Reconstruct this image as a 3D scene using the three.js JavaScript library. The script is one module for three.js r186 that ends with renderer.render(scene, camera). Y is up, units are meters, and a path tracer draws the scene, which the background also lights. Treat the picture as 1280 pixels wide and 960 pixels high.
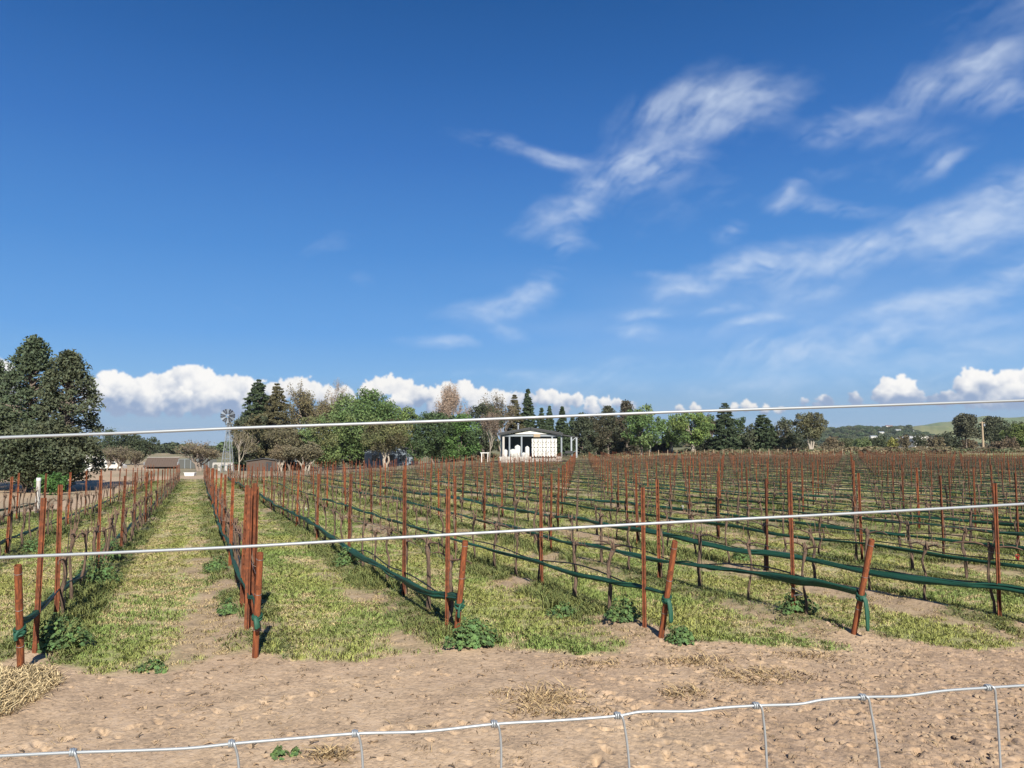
import * as THREE from 'three';
import { mergeGeometries } from 'three/addons/utils/BufferGeometryUtils.js';

// ---------------------------------------------------------------- camera, sky, sun, exposure
const W = 1280, H = 960, FPX = 965, EYE = 1.9, PITCH = Math.atan(77 / 965);
const scene = new THREE.Scene();
const camera = new THREE.PerspectiveCamera(2 * Math.atan(480 / FPX) * 180 / Math.PI, W / H, 0.05, 9000);
camera.position.set(0, EYE, 0);
camera.lookAt(0, EYE + Math.tan(PITCH) * 100, -100);
const renderer = new THREE.WebGLRenderer({ antialias: true });
renderer.toneMapping = THREE.LinearToneMapping;
renderer.toneMappingExposure = 1.6;
renderer.shadowMap.enabled = true;

// sun: behind the camera, a little to the right, about 34 degrees up
const SUN_EL = 34 * Math.PI / 180, SUN_AZ = 13 * Math.PI / 180;
const sunDir = new THREE.Vector3(Math.sin(SUN_AZ) * Math.cos(SUN_EL), Math.sin(SUN_EL), Math.cos(SUN_AZ) * Math.cos(SUN_EL));
const sun = new THREE.DirectionalLight(new THREE.Color(1.0, 0.93, 0.82), 5);
sun.position.copy(sunDir).multiplyScalar(200);
sun.target.position.set(0, 0, 0);
sun.castShadow = true;
Object.assign(sun.shadow.camera, { left: -130, right: 130, top: 130, bottom: -130, near: 1, far: 500 });
scene.fog = new THREE.FogExp2(0xc8d8e8, 0.00006);
sun.shadow.mapSize.set(4096, 4096);
scene.add(sun, sun.target);

// ---------------------------------------------------------------- random numbers and noise
function rng(seed) { let a = seed >>> 0; return () => { a = (a + 0x6D2B79F5) >>> 0; let t = a; t = Math.imul(t ^ (t >>> 15), t | 1); t ^= t + Math.imul(t ^ (t >>> 7), t | 61); return ((t ^ (t >>> 14)) >>> 0) / 4294967296; }; }
const PERM = new Uint8Array(512), GRAD = new Float32Array(256);
{ const r = rng(77); const p = [...Array(256).keys()]; for (let i = 255; i > 0; i--) { const j = Math.floor(r() * (i + 1)); [p[i], p[j]] = [p[j], p[i]]; } for (let i = 0; i < 512; i++) PERM[i] = p[i & 255]; for (let i = 0; i < 256; i++) GRAD[i] = r() * 2 - 1; }
function n2(x, y) {            // value noise, -1..1
  const xi = Math.floor(x), yi = Math.floor(y), fx = x - xi, fy = y - yi;
  const u = fx * fx * (3 - 2 * fx), v = fy * fy * (3 - 2 * fy), X = xi & 255, Y = yi & 255;
  const a = GRAD[PERM[PERM[X] + Y]], b = GRAD[PERM[PERM[(X + 1) & 255] + Y]], c = GRAD[PERM[PERM[X] + ((Y + 1) & 255)]], d = GRAD[PERM[PERM[(X + 1) & 255] + ((Y + 1) & 255)]];
  return a + (b - a) * u + (c - a) * v + (a - b - c + d) * u * v;
}
function fbm(x, y, o = 4, g = 0.5) { let s = 0, a = 1, t = 0; for (let i = 0; i < o; i++) { s += a * n2(x, y); t += a; a *= g; x = x * 2.03 + 17.1; y = y * 2.03 + 5.7; } return s / t; }
const clamp = (x, a = 0, b = 1) => x < a ? a : x > b ? b : x;
const sst = (a, b, x) => { const t = clamp((x - a) / (b - a)); return t * t * (3 - 2 * t); };
const lerp = (a, b, t) => a + (b - a) * t;
const mix3 = (a, b, t) => [a[0] + (b[0] - a[0]) * t, a[1] + (b[1] - a[1]) * t, a[2] + (b[2] - a[2]) * t];
const s2l = c => { c /= 255; return c <= 0.04045 ? c / 12.92 : Math.pow((c + 0.055) / 1.055, 2.4); };
const srgb = (r, g, b) => [s2l(r), s2l(g), s2l(b)];
const V = (X, Y, Z) => new THREE.Vector3(X, Y, -Z);      // X right, Y up, Z forward (metres)

// a pixel of the photograph gives a direction only: metres across and up per metre forward
const CP = Math.cos(PITCH), SP = Math.sin(PITCH);
function ray(px, py) { const u = (px - 640) / FPX, v = -(py - 480) / FPX, fw = CP - v * SP, up = SP + v * CP; return [u / fw, up / fw]; }
const azel = (px, py) => { const [a, b] = ray(px, py); return [Math.atan(a), Math.atan(b / Math.hypot(1, a))]; };

// ---------------------------------------------------------------- the sky: air, cirrus and fair-weather cumulus, computed all round
(function buildSky() {
  const SW = 4096, SH = 2048, data = new Float32Array(SW * SH * 4);
  // air colour against elevation in degrees
  const AIR = [[0, srgb(150, 178, 206)], [3, srgb(146, 182, 216)], [5, srgb(130, 181, 230)], [8, srgb(107, 166, 229)], [14, srgb(82, 143, 213)], [20.8, srgb(62, 119, 193)], [27, srgb(46, 101, 171)], [31, srgb(38, 91, 157)], [50, srgb(34, 80, 142)], [90, srgb(28, 70, 130)]];
  const air = el => { let i = 0; while (i < AIR.length - 2 && el > AIR[i + 1][0]) i++; const [a, ca] = AIR[i], [b, cb] = AIR[i + 1]; return mix3(ca, cb, clamp((el - a) / (b - a))); };
  // wisps of cirrus: centre, half length, half width (photo pixels as angles), slant in degrees, strength
  const K = 1 / FPX;
  const WISP = [
    [890, 136, 72, 24, -6, .66], [935, 152, 38, 13, -4, .36], [850, 118, 40, 12, -30, .2], [802, 207, 58, 21, -14, .86], [690, 197, 88, 8, 11, .42], [738, 236, 58, 14, -34, .4], [700, 268, 46, 14, -12, .46], [708, 302, 30, 13, 8, .36],
    [655, 368, 44, 13, -24, .52], [610, 388, 56, 12, -10, .34], [560, 427, 48, 8, -2, .36], [628, 410, 30, 9, 20, .26],
    [1200, 92, 50, 17, -14, .74], [1262, 115, 42, 18, 18, .52], [1232, 70, 16, 12, -50, .16], [1082, 151, 46, 11, -8, .44], [1028, 166, 26, 15, -30, .34], [1168, 207, 30, 8, -24, .56], [1120, 170, 60, 12, 6, .16],
    [988, 245, 22, 10, -24, .5], [1040, 262, 54, 7, 12, .3], [1262, 240, 70, 17, -20, .62], [1235, 272, 70, 14, -18, .5], [1160, 290, 90, 13, -19, .56], [1075, 314, 70, 13, -20, .56], [1010, 332, 50, 13, -22, .34], [1275, 285, 70, 18, -18, .4],
    [960, 328, 62, 14, -8, .44], [895, 342, 62, 14, -20, .5], [856, 362, 30, 10, 0, .5], [838, 345, 32, 5, 6, .32], [1225, 368, 110, 14, -17, .52], [1120, 388, 70, 11, -10, .42], [1240, 400, 90, 10, -6, .26],
    [914, 286, 17, 9, -14, .36], [908, 384, 26, 8, -6, .5], [1010, 372, 42, 8, -10, .34], [806, 390, 28, 5, 4, .46], [794, 411, 24, 8, 8, .56], [940, 405, 46, 7, -10, .34], [1040, 432, 115, 20, -6, .36], [1190, 438, 110, 12, -2, .28], [985, 445, 60, 12, 0, .3],
    [740, 466, 84, 13, -9, .24], [900, 482, 150, 10, -2, .22], [1180, 470, 170, 16, -2, .18], [415, 305, 36, 10, -20, .08], [455, 346, 16, 9, 10, .1], [620, 470, 90, 6, 0, .14], [300, 385, 30, 4, 34, .05], [1090, 215, 90, 14, -8, .07], [870, 250, 80, 30, -20, .07],
  ].map(([x, y, l, w, s, k]) => { const [a, e] = azel(x, y); return [a, e, l * K, w * K, -s * Math.PI / 180, k * .8, .22 + .35 * Math.sin(x * .021 + y * .013)]; });
  // more of the same outside the frame
  { const r = rng(4711); for (let i = 0; i < 150; i++) { const a = 0.72 + r() * (2 * Math.PI - 1.44), e = 0.06 + Math.pow(r(), 1.2) * 0.9; WISP.push([a > Math.PI ? a - 2 * Math.PI : a, e, (40 + r() * 90) * K, (8 + r() * 18) * K, (r() * .6 - .1), .2 + r() * .4, .2 + (r() - .5) * .6]); } }
  const wispGrid = Array.from({ length: 128 }, () => []);
  for (const w of WISP) { const ext = w[2] * 3.2 / Math.max(.25, Math.cos(w[1])); const c0 = Math.floor((w[0] - ext + Math.PI) / (2 * Math.PI) * 128), c1 = Math.floor((w[0] + ext + Math.PI) / (2 * Math.PI) * 128); for (let c = c0; c <= c1 && c - c0 < 128; c++) wispGrid[((c % 128) + 128) % 128].push(w); }
  // heaps of cumulus: centre and radius in photo pixels, then the height of the flat base
  const PUFF = [];
  const bank = (base, list, tone = 1) => { const hgt = Math.max(...list.map(([, y, r]) => base - y + r)) * K; for (const [x, y, r] of list) { const [a, e] = azel(x, y); PUFF.push([a, e, r * K, azel(x, base)[1], tone, hgt]); } };
  bank(521, [[120, 490, 16], [140, 481, 17], [160, 486, 14], [180, 483, 13], [192, 480, 13], [210, 482, 17], [228, 474, 16], [243, 468, 14], [254, 478, 18], [270, 484, 16], [290, 484, 15], [306, 486, 16], [322, 490, 14], [150, 503, 17], [185, 503, 19], [220, 500, 20], [258, 502, 20], [295, 502, 18], [325, 506, 14], [112, 508, 10]]);
  bank(519, [[-8, 465, 17], [4, 470, 12], [-10, 490, 24], [5, 496, 16], [-50, 480, 30]]);
  bank(520, [[362, 484, 13], [378, 482, 12], [345, 492, 14], [392, 488, 10], [410, 495, 14], [430, 497, 14]], .96);
  bank(524, [[462, 490, 12], [478, 482, 13], [492, 482, 13], [508, 488, 14], [524, 494, 13], [545, 495, 13], [560, 490, 12], [580, 488, 13], [584, 480, 7], [600, 497, 13], [622, 497, 11], [640, 500, 12], [660, 500, 12], [680, 497, 11], [692, 495, 9], [706, 500, 10], [722, 501, 9], [740, 502, 9], [757, 503, 8], [772, 505, 7], [500, 510, 18], [550, 512, 18], [600, 513, 16], [650, 514, 14], [700, 513, 12], [740, 513, 9], [790, 508, 6]], .97);
  bank(508, [[1006, 502, 5], [1030, 499, 7], [1036, 503, 7], [1022, 505, 6], [1068, 498, 7], [1072, 502, 7], [1098, 495, 8], [1112, 482, 11], [1122, 480, 10], [1132, 486, 11], [1144, 495, 11], [1110, 497, 12], [1128, 498, 13], [1152, 500, 8], [1168, 499, 7]]);
  bank(512, [[1184, 497, 9], [1204, 480, 11], [1214, 470, 9], [1224, 476, 12], [1240, 478, 12], [1256, 474, 10], [1268, 474, 11], [1284, 472, 12], [1212, 494, 14], [1240, 496, 16], [1270, 494, 18], [1300, 490, 20], [1330, 484, 20]]);
  bank(519, [[850, 512, 5], [870, 511, 6], [918, 510, 7], [935, 508, 8], [955, 512, 7], [975, 513, 5]], .9);
  { const r = rng(99); for (let i = 0; i < 34; i++) { const a = 0.75 + r() * (2 * Math.PI - 1.5), n = 5 + Math.floor(r() * 9), big = .008 + r() * .012, e0 = .035 + r() * .03; for (let j = 0; j < n; j++) PUFF.push([((a + (r() - .5) * n * .02 + Math.PI) % (2 * Math.PI)) - Math.PI, e0 + big * .7 + r() * big * 2.2 * (1 - Math.abs(j / n - .5)), big * (.6 + r() * .7), e0, .97, big * 3]); } }
  const puffGrid = Array.from({ length: 512 }, () => []);
  for (const p of PUFF) { const c0 = Math.floor((p[0] - p[2] * 2.2 + Math.PI) / (2 * Math.PI) * 512), c1 = Math.floor((p[0] + p[2] * 2.2 + Math.PI) / (2 * Math.PI) * 512); for (let c = c0; c <= c1; c++) puffGrid[((c % 512) + 512) % 512].push(p); }
  const bright = srgb(255, 253, 250), shade = srgb(150, 170, 202), cirrus = srgb(222, 234, 250);
  for (let j = 0; j < SH; j++) {
    const el = ((j + .5) / SH - .5) * Math.PI, eld = el * 180 / Math.PI;
    const base = eld < 0 ? srgb(120, 118, 108) : air(eld);
    for (let i = 0; i < SW; i++) {
      let r = base[0], g = base[1], b = base[2];
      if (eld > 0) {
        // azimuth measured from straight ahead, positive to the right
        let az = ((i + .5) / SW - .5) * 2 * Math.PI + Math.PI / 2; if (az > Math.PI) az -= 2 * Math.PI;
        if (eld < 62) {
          const ws = wispGrid[Math.floor((az + Math.PI) / (2 * Math.PI) * 128) & 127];
          let c = 0;
          if (ws.length) {
            const wx = fbm(az * 13, el * 13, 3) * .011, wy = fbm(az * 13 + 40, el * 13 + 9, 3) * .010, vx = fbm(az * 55, el * 55 + 4, 3) * .006, vy = fbm(az * 55 + 9, el * 55, 3) * .006;
            for (const w of ws) {
              const dx = (az + wx - w[0]) * Math.cos(w[1]), dy = el + wy - w[1];
              const cs = Math.cos(w[4]), sn = Math.sin(w[4]), al = dx * cs + dy * sn, ac = -dx * sn + dy * cs, a = al / w[2], q = ac / (w[3] * 1.12), d = a * a + q * q;
              if (d < 6) {                                             // threads of ice combed along the wisp
                const f0 = w[6], fx = dx * Math.cos(f0) + dy * Math.sin(f0) + vx, fy = -dx * Math.sin(f0) + dy * Math.cos(f0) + vy + a * a * w[3] * .6, fib = fbm(fx * 20 + w[0] * 50, fy * 78 + w[1] * 90, 4, .6);
                c += w[5] * Math.exp(-d * 1.05) * clamp(.78 + fib * 1.35, .05, 2.2);
              }
            }
            if (c > .006) {
              const f1 = fbm(az * 24 + el * 20, el * 40 - az * 10, 4, .58);
              c = clamp(c * (.95 + f1 * 1.1) - .02, 0, 1.6);
              c = .82 * (1 - Math.exp(-1.35 * c));
            } else c = 0;
          }
          // a thin high veil low in the sky
          const veil = clamp(fbm(az * 5 + 2, el * 26 + 4, 4) * .5 + .22) * sst(2, 7, eld) * (1 - sst(8, 15, eld)) * .3 * sst(-.25, .35, az);
          c = c + veil * (1 - c);
          r += (cirrus[0] - r) * c; g += (cirrus[1] - g) * c; b += (cirrus[2] - b) * c;
        }
        if (eld < 9) {
          const ps = puffGrid[Math.floor((az + Math.PI) / (2 * Math.PI) * 512) & 511];
          let hmax = -1, nx = 0, ny = 0, ba = 0, tone = 1, bh = .05, edge = 9;
          if (ps.length) {
            const jx = fbm(az * 160, el * 160, 4, .6) * .0066, jy = fbm(az * 160 + 31, el * 160 + 77, 4, .6) * .0066;
            for (const p of ps) {
              const dx = az + jx - p[0], dy = el + jy - p[1], d2 = dx * dx + dy * dy, r2 = p[2] * p[2];
              if (d2 < r2) { const z = Math.sqrt(r2 - d2) / (p[2] * .6 + .006); if (z > hmax) { hmax = z; nx = dx / p[2]; ny = dy / p[2]; ba = p[3]; tone = p[4]; bh = p[5]; } edge = Math.min(edge, 0); }
            }
            if (hmax > 0) {
              const over = el + jy * .6 - ba;                       // height above the flat base
              const a0 = sst(.0, .34, hmax) * sst(-.0035, .0025, over);
              const f = fbm(az * 95 + 5, el * 95 + 3, 4, .55);
              const big = fbm(az * 34 + 2, el * 44 + 8, 3, .5), rel = over / bh + big * .3 + f * .12;
              let lit = .02 + sst(.12, .62, rel) * .82 + ny * .2 + nx * .1 + f * .34 + big * .16;
              lit = clamp(lit);
              const col = mix3(shade, bright, lit);
              r += (col[0] * tone - r) * a0; g += (col[1] * tone - g) * a0; b += (col[2] * tone - b) * a0;
            }
          }
          // grey layers just over the land
          const low = clamp(fbm(az * 7, el * 130, 4) * .7 + .1) * (1 - sst(1.2, 4.4, eld)) * .35;
          r += (.50 - r) * low; g += (.56 - g) * low; b += (.66 - b) * low;
        }
      }
      const o = (j * SW + i) * 4; data[o] = r / 1.6; data[o + 1] = g / 1.6; data[o + 2] = b / 1.6; data[o + 3] = 1;
    }
  }
  const sky = new THREE.DataTexture(data, SW, SH, THREE.RGBAFormat, THREE.FloatType);
  sky.mapping = THREE.EquirectangularReflectionMapping; sky.magFilter = sky.minFilter = THREE.LinearFilter; sky.colorSpace = THREE.LinearSRGBColorSpace; sky.needsUpdate = true;
  scene.background = sky; scene.environment = sky;
})();

// ---------------------------------------------------------------- bookkeeping for named things
const taken = {};
const numbered = n => { const k = taken[n] = (taken[n] ?? -1) + 1; return k ? `${n}_${String(k).padStart(3, '0')}` : n; };
function tag(o, label, category, group, kind) { if (label) o.userData.label = label; if (category) o.userData.category = category; if (group) o.userData.group = group; if (kind) o.userData.kind = kind; return o; }
function lit(o) { o.traverse(m => { if (m.isMesh) { m.castShadow = true; m.receiveShadow = true; } }); return o; }
function thing(name, label, category, pos, group) { const o = new THREE.Group(); o.name = numbered(name); if (pos) o.position.copy(pos); scene.add(o); return tag(o, label, category, group); }
function part(name, geo, mat, parent) { const m = new THREE.Mesh(geo, mat); m.name = name; m.castShadow = m.receiveShadow = true; parent.add(m); return m; }
function single(name, geo, mat, label, category, group, kind) { const m = new THREE.Mesh(geo, mat); m.name = numbered(name); m.castShadow = m.receiveShadow = true; scene.add(m); return tag(m, label, category, group, kind); }

// ---------------------------------------------------------------- geometry helpers
function tube(pts, rad, sides = 6, cap = true, uvLen = 1) {   // pts: Vector3[], rad: number or function(t, angle)
  const n = pts.length, pos = [], uv = [], idx = [], T = new THREE.Vector3(), N = new THREE.Vector3(), B = new THREE.Vector3(), P = new THREE.Vector3();
  let len = 0; N.set(0, 0, 0);
  for (let i = 0; i < n; i++) {
    T.subVectors(pts[Math.min(n - 1, i + 1)], pts[Math.max(0, i - 1)]).normalize();
    if (i === 0) { N.set(Math.abs(T.y) > .9 ? 1 : 0, Math.abs(T.y) > .9 ? 0 : 1, 0); } else len += pts[i].distanceTo(pts[i - 1]);
    N.addScaledVector(T, -N.dot(T)).normalize(); B.crossVectors(T, N);
    for (let j = 0; j <= sides; j++) {
      const a = j / sides * Math.PI * 2, r = typeof rad === 'function' ? rad(i / (n - 1), a) : rad;
      P.copy(pts[i]).addScaledVector(N, Math.cos(a) * r).addScaledVector(B, Math.sin(a) * r);
      pos.push(P.x, P.y, P.z); uv.push(j / sides, len * uvLen);
    }
  }
  const s1 = sides + 1;
  for (let i = 0; i < n - 1; i++) for (let j = 0; j < sides; j++) { const a = i * s1 + j; idx.push(a, a + 1, a + s1, a + 1, a + s1 + 1, a + s1); }
  if (cap) for (const e of [0, n - 1]) { const c = pos.length / 3; pos.push(pts[e].x, pts[e].y, pts[e].z); uv.push(.5, len * uvLen); for (let j = 0; j < sides; j++) { const a = e * s1 + j; e ? idx.push(c, a, a + 1) : idx.push(c, a + 1, a); } }
  const g = new THREE.BufferGeometry(); g.setAttribute('position', new THREE.Float32BufferAttribute(pos, 3)); g.setAttribute('uv', new THREE.Float32BufferAttribute(uv, 2)); g.setIndex(idx); g.computeVertexNormals(); return g;
}
function box(w, h, d, x = 0, y = 0, z = 0, ry = 0, rx = 0, rz = 0) { const g = new THREE.BoxGeometry(w, h, d); if (rx) g.rotateX(rx); if (rz) g.rotateZ(rz); if (ry) g.rotateY(ry); g.translate(x, y, z); return g; }
function bar(a, b, r, sides = 6) { return tube([a, b], r, sides); }
const merge = list => mergeGeometries(list.map(g => { const q = g.index ? g.toNonIndexed() : g; for (const k of Object.keys(q.attributes)) if (!['position', 'normal', 'uv', 'color'].includes(k)) q.deleteAttribute(k); return q; }), false);
function curve(list, n) { return new THREE.CatmullRomCurve3(list).getPoints(n); }

// ---------------------------------------------------------------- computed textures (matter only: grain, rust, bark)
function dataTex(n, fn, srgbSpace = true) {
  const d = new Uint8Array(n * n * 4);
  for (let j = 0; j < n; j++) for (let i = 0; i < n; i++) { const c = fn(i / n, j / n), o = (j * n + i) * 4; for (let k = 0; k < 3; k++) d[o + k] = clamp(typeof c === 'number' ? c : c[k]) * 255; d[o + 3] = 255; }
  const t = new THREE.DataTexture(d, n, n); t.wrapS = t.wrapT = THREE.RepeatWrapping; t.magFilter = THREE.LinearFilter; t.minFilter = THREE.LinearMipmapLinearFilter; t.generateMipmaps = true; if (srgbSpace) t.colorSpace = THREE.SRGBColorSpace; t.needsUpdate = true; return t;
}
// tileable value noise
function tn(u, v, f, s = 0) { const x = u * f, y = v * f, xi = Math.floor(x), yi = Math.floor(y), fx = x - xi, fy = y - yi, a = fx * fx * (3 - 2 * fx), b = fy * fy * (3 - 2 * fy); const h = (i, j) => GRAD[PERM[(PERM[((i % f) + f) % f & 255] + ((j % f) + f) % f + s) & 255]]; const p = h(xi, yi), q = h(xi + 1, yi), r = h(xi, yi + 1), t = h(xi + 1, yi + 1); return p + (q - p) * a + (r - p) * b + (p - q - r + t) * a * b; }
const tfb = (u, v, f, o, s = 0) => { let r = 0, a = 1, t = 0; for (let i = 0; i < o; i++) { r += a * tn(u, v, f << i, s + i * 13); t += a; a *= .55; } return r / t; };
const soilHeight = dataTex(1024, (u, v) => { const a = tfb(u, v, 12, 5), b = tfb(u, v, 60, 3, 40), c = tn(u, v, 150, 9); return .5 + a * .3 + b * .22 - Math.max(0, c - .55) * .5; }, false);
const soilColor = dataTex(1024, (u, v) => { const a = tfb(u, v, 9, 5, 3), b = tfb(u, v, 70, 3, 21), c = tn(u, v, 130, 71), k = .94 + a * .12 + b * .16 - Math.max(0, c - .6) * .55; return [k * 1.0, k * .99, k * .97]; });
const rustMap = dataTex(256, (u, v) => { const a = tfb(u, v, 5, 5), b = tfb(u, v, 30, 3, 50), c = tfb(u, v, 3, 3, 90); const k = .8 + a * .35 + b * .22; const t = clamp(.5 + c * 1.2); return [k * lerp(.50, .61, t), k * lerp(.265, .345, t), k * lerp(.14, .195, t)]; });
const stakeMap = dataTex(256, (u, v) => { const a = tfb(u, v, 4, 5, 7), b = tfb(u, v, 26, 3, 51), c = tfb(u, v, 3, 3, 92); const k = .78 + a * .38 + b * .25; const t = clamp(.5 + c * 1.3); return [k * lerp(.435, .55, t), k * lerp(.235, .31, t), k * lerp(.135, .175, t)]; });
const barkMap = dataTex(256, (u, v) => { const a = tfb(u, v, 5, 4, 11), b = tn(u, v * .25, 40, 5) * .5 + tn(u, v, 64, 3) * .5; const k = .78 + a * .4 + b * .3; return [k * .43, k * .35, k * .29]; });
const plain = (r, g, b, rough = .85, extra = {}) => new THREE.MeshStandardMaterial(Object.assign({ color: new THREE.Color().setRGB(r, g, b), roughness: rough }, extra));
const M = {
  rust: new THREE.MeshStandardMaterial({ map: rustMap, roughness: .85, bumpMap: rustMap, bumpScale: .002 }),
  stake: new THREE.MeshStandardMaterial({ map: stakeMap, roughness: .88, bumpMap: stakeMap, bumpScale: .002 }),
  stakeOld: new THREE.MeshStandardMaterial({ map: stakeMap, color: new THREE.Color().setRGB(.72, .74, .8), roughness: .9, bumpMap: stakeMap, bumpScale: .003 }), stakeNew: new THREE.MeshStandardMaterial({ map: rustMap, color: new THREE.Color().setRGB(1, .92, .9), roughness: .85, bumpMap: stakeMap, bumpScale: .002 }),
  bark: new THREE.MeshStandardMaterial({ map: barkMap, roughness: .95, bumpMap: barkMap, bumpScale: .006 }),
  cane: plain(.17, .105, .07, .9),
  net: plain(.010, .066, .036, .62, { bumpMap: dataTex(256, (u, v) => .5 + tn(u, v * .12, 40, 3) * .35 + tfb(u, v, 12, 3, 8) * .3, false), bumpScale: .006 }), netPale: plain(.012, .075, .044, .65),
  hose: plain(.012, .012, .013, .5),
  wire: plain(.34, .37, .39, .5, { metalness: .5 }),
  thinWire: plain(.30, .30, .30, .5, { metalness: .6 }),
  white: plain(.62, .62, .60, .6), whitePaint: plain(.64, .63, .59, .55), red: plain(.55, .03, .02, .5),
  grey: plain(.22, .25, .28, .7), darkGrey: plain(.038, .04, .043, .85), roof: plain(.06, .063, .068, .8), blueGrey: plain(.17, .21, .25, .75),
  brown: plain(.085, .062, .05, .9), tanWood: plain(.35, .27, .18, .9), galv: plain(.32, .35, .38, .5, { metalness: .4 }), steel: plain(.22, .245, .27, .55, { metalness: .3 }), black: plain(.02, .02, .022, .7), concrete: plain(.42, .4, .37, .9), glass: plain(.03, .04, .05, .15),
};
const leafMat = new THREE.MeshStandardMaterial({ vertexColors: true, roughness: .8, side: THREE.DoubleSide });
const bladeMat = new THREE.MeshStandardMaterial({ vertexColors: true, roughness: .8, side: THREE.DoubleSide });

// ---------------------------------------------------------------- the lie of the land
const TH = Math.atan(390 / (FPX * CP)), DX = -Math.sin(TH), DZ = Math.cos(TH);     // the vine rows run this way
const pOf = (X, Z) => X * DZ - Z * DX, qOf = (X, Z) => X * DX + Z * DZ;             // across and along the rows
const XZ = (p, q) => [p * DZ + q * DX, -p * DX + q * DZ];
const ROW = 1.865, P0 = -1.33, STEP = 3.65, Q0 = 5.87;                              // row spacing, first row, stake spacing, a stake line
const rowEnd = p => Math.min(70 + .45 * p, 104);
const headEdge = p => 7.45 - .245 * p - .02 * p * Math.abs(p) * .3;                 // where rows begin
function ground(X, Z) {
  let h = 0;
  if (Z > 9) h -= (1 - Math.exp(-(Z - 9) / 25)) * (.3 + .85 * sst(8, -28, X));
  h -= 1.4 * sst(75, 150, Z) * sst(-5, -35, X);
  h += 1.1 * sst(118, 190, Z) * sst(0, 60, X);
  h += .45 * (1 - sst(1.2, 3.6, Z));
  h += fbm(X * .35, Z * .35, 2) * .035 * sst(3, 8, Z);
  if (Z > 5 && Z < 60) { const p = pOf(X, Z), q = qOf(X, Z), k = Math.round((p - P0) / ROW), d = p - P0 - k * ROW; if (k > -3 && q > headEdge(p)) h += .06 * Math.exp(-d * d / .05) * sst(0, .8, q - headEdge(p)); }
  return h;
}
function onGround(px, py) { const [a, b] = ray(px, py); let lo = 2, hi = 2; for (let Z = 2; Z < 900; Z *= 1.01) { if (EYE + b * Z < ground(a * Z, Z)) { hi = Z; break; } lo = Z; } for (let i = 0; i < 24; i++) { const m = (lo + hi) / 2; if (EYE + b * m < ground(a * m, m)) hi = m; else lo = m; } return [a * hi, hi]; }
const atPx = (px, Z) => ray(px, 557)[0] * Z;             // metres right of the camera at distance Z
const hPx = (py, Z) => EYE + ray(640, py)[1] * Z;        // height at distance Z

// what grows where: returns [soil colour, green 0..1, straw 0..1, weeds 0..1]
const pits = []; { const r = rng(5); for (let i = 0; i < 420; i++) { const X = .4 + r() * 4.6, Z = 4.3 + r() * 3; pits.push([X, Z, .011 + r() * .013, .022 + r() * .035, (r() - .5) * 2.6, 1 + r() * 1.8]); } for (let i = 0; i < 420; i++) { const X = -4 + r() * 8, Z = 4.2 + r() * 3.2; pits.push([X, Z, .012 + r() * .014, .008 + r() * .018, r() * 3, .6 + r()]); }
  // tyre treads: ladders of slanted bars
  for (const [x0, z0, dx, dz, n] of [[.9, 4.4, .16, .13, 16], [2.3, 4.4, .15, .12, 18], [-3.2, 5.0, .15, .1, 18], [-1.2, 5.2, .17, .05, 20]]) for (let i = 0; i < n; i++) { pits.push([x0 + dx * i + r() * .03, z0 + dz * i + r() * .03, .022, .018 + r() * .018, 1.1 + (i % 2 ? -1.9 : 0), 2.6]); } }
const pitGrid = new Map(); for (const p of pits) { const R = p[2] * p[5] * 2.4 + .05; for (let a = Math.floor((p[0] - R) / .25); a <= Math.floor((p[0] + R) / .25); a++) for (let b = Math.floor((p[1] - R) / .25); b <= Math.floor((p[1] + R) / .25); b++) { const k = a * 1000 + b; if (!pitGrid.has(k)) pitGrid.set(k, []); pitGrid.get(k).push(p); } }
function pitDepth(X, Z) { const l = pitGrid.get(Math.floor(X / .25) * 1000 + Math.floor(Z / .25)); let d = 0; if (l) for (const [x, z, r, dep, an, st] of l) { const dx = X - x, dz = Z - z, c = Math.cos(an), s = Math.sin(an), a = (dx * c + dz * s) / (r * st), b = (-dx * s + dz * c) / r, e = a * a + b * b; if (e < 9) d += dep * (Math.exp(-e) - .2 * Math.exp(-2 * (Math.sqrt(e) - 1.7) ** 2)); } return d; }
function cover(X, Z) {
  const p = pOf(X, Z), q = qOf(X, Z), k = Math.round((p - P0) / ROW), d = Math.abs(p - P0 - k * ROW);
  const edge = headEdge(p) - .12 + fbm(p * 1.1 + 3, q * .9, 3) * .6 + .55 * Math.exp(-((d / .42) ** 2));
  const n1 = fbm(X * .9, Z * .9, 4), n3 = fbm(p * 3.1 + 9, q * .55, 3);
  let inV = sst(-.12, .18, q - edge) * (k >= -2 ? 1 : 0) * (1 - sst(-1, 2, q - rowEnd(p) - 2)); if (k === -2 && q > 33) inV = 0;
  const strip = Math.exp(-((d / .34) ** 4));                                   // under the vines
  const bare = clamp(sst(.1, .5, fbm(p * 1.4 + 30, q * .7 + 4, 3) + .12) * strip + sst(.22, .5, fbm(X * 1.3 + 60, Z * 1.3, 3)) * .35 * (1 - strip));
  const baresp = k === 1 && p < P0 + ROW && p > P0 + ROW - .75 && q < 14 ? sst(.75, .3, P0 + ROW - p) * (1 - sst(9, 13, q)) * .55 : 0;
  const dl = P0 + k * ROW - p, side = k >= 1 ? Math.exp(-(((dl - .42 - fbm(q * .9, k * 5, 2) * .22) / .24) ** 2)) * clamp(.12 + fbm(p * 2 + 7, q * 1.1 + k, 3) * 1.5 + .5 * (1 - sst(0, 5, q - headEdge(p)))) : 0;
  return { inV, strip, bare: clamp(bare + baresp + side * .9), straw: clamp(sst(-.12, .4, n1 * .7 + n3 * .6 + (k === 0 || (k === 1 && p < P0 + ROW) ? .22 * sst(9, 13, q) : 0)) * (1 - strip * .7) + .12), p, q, k, d };
}
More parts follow.
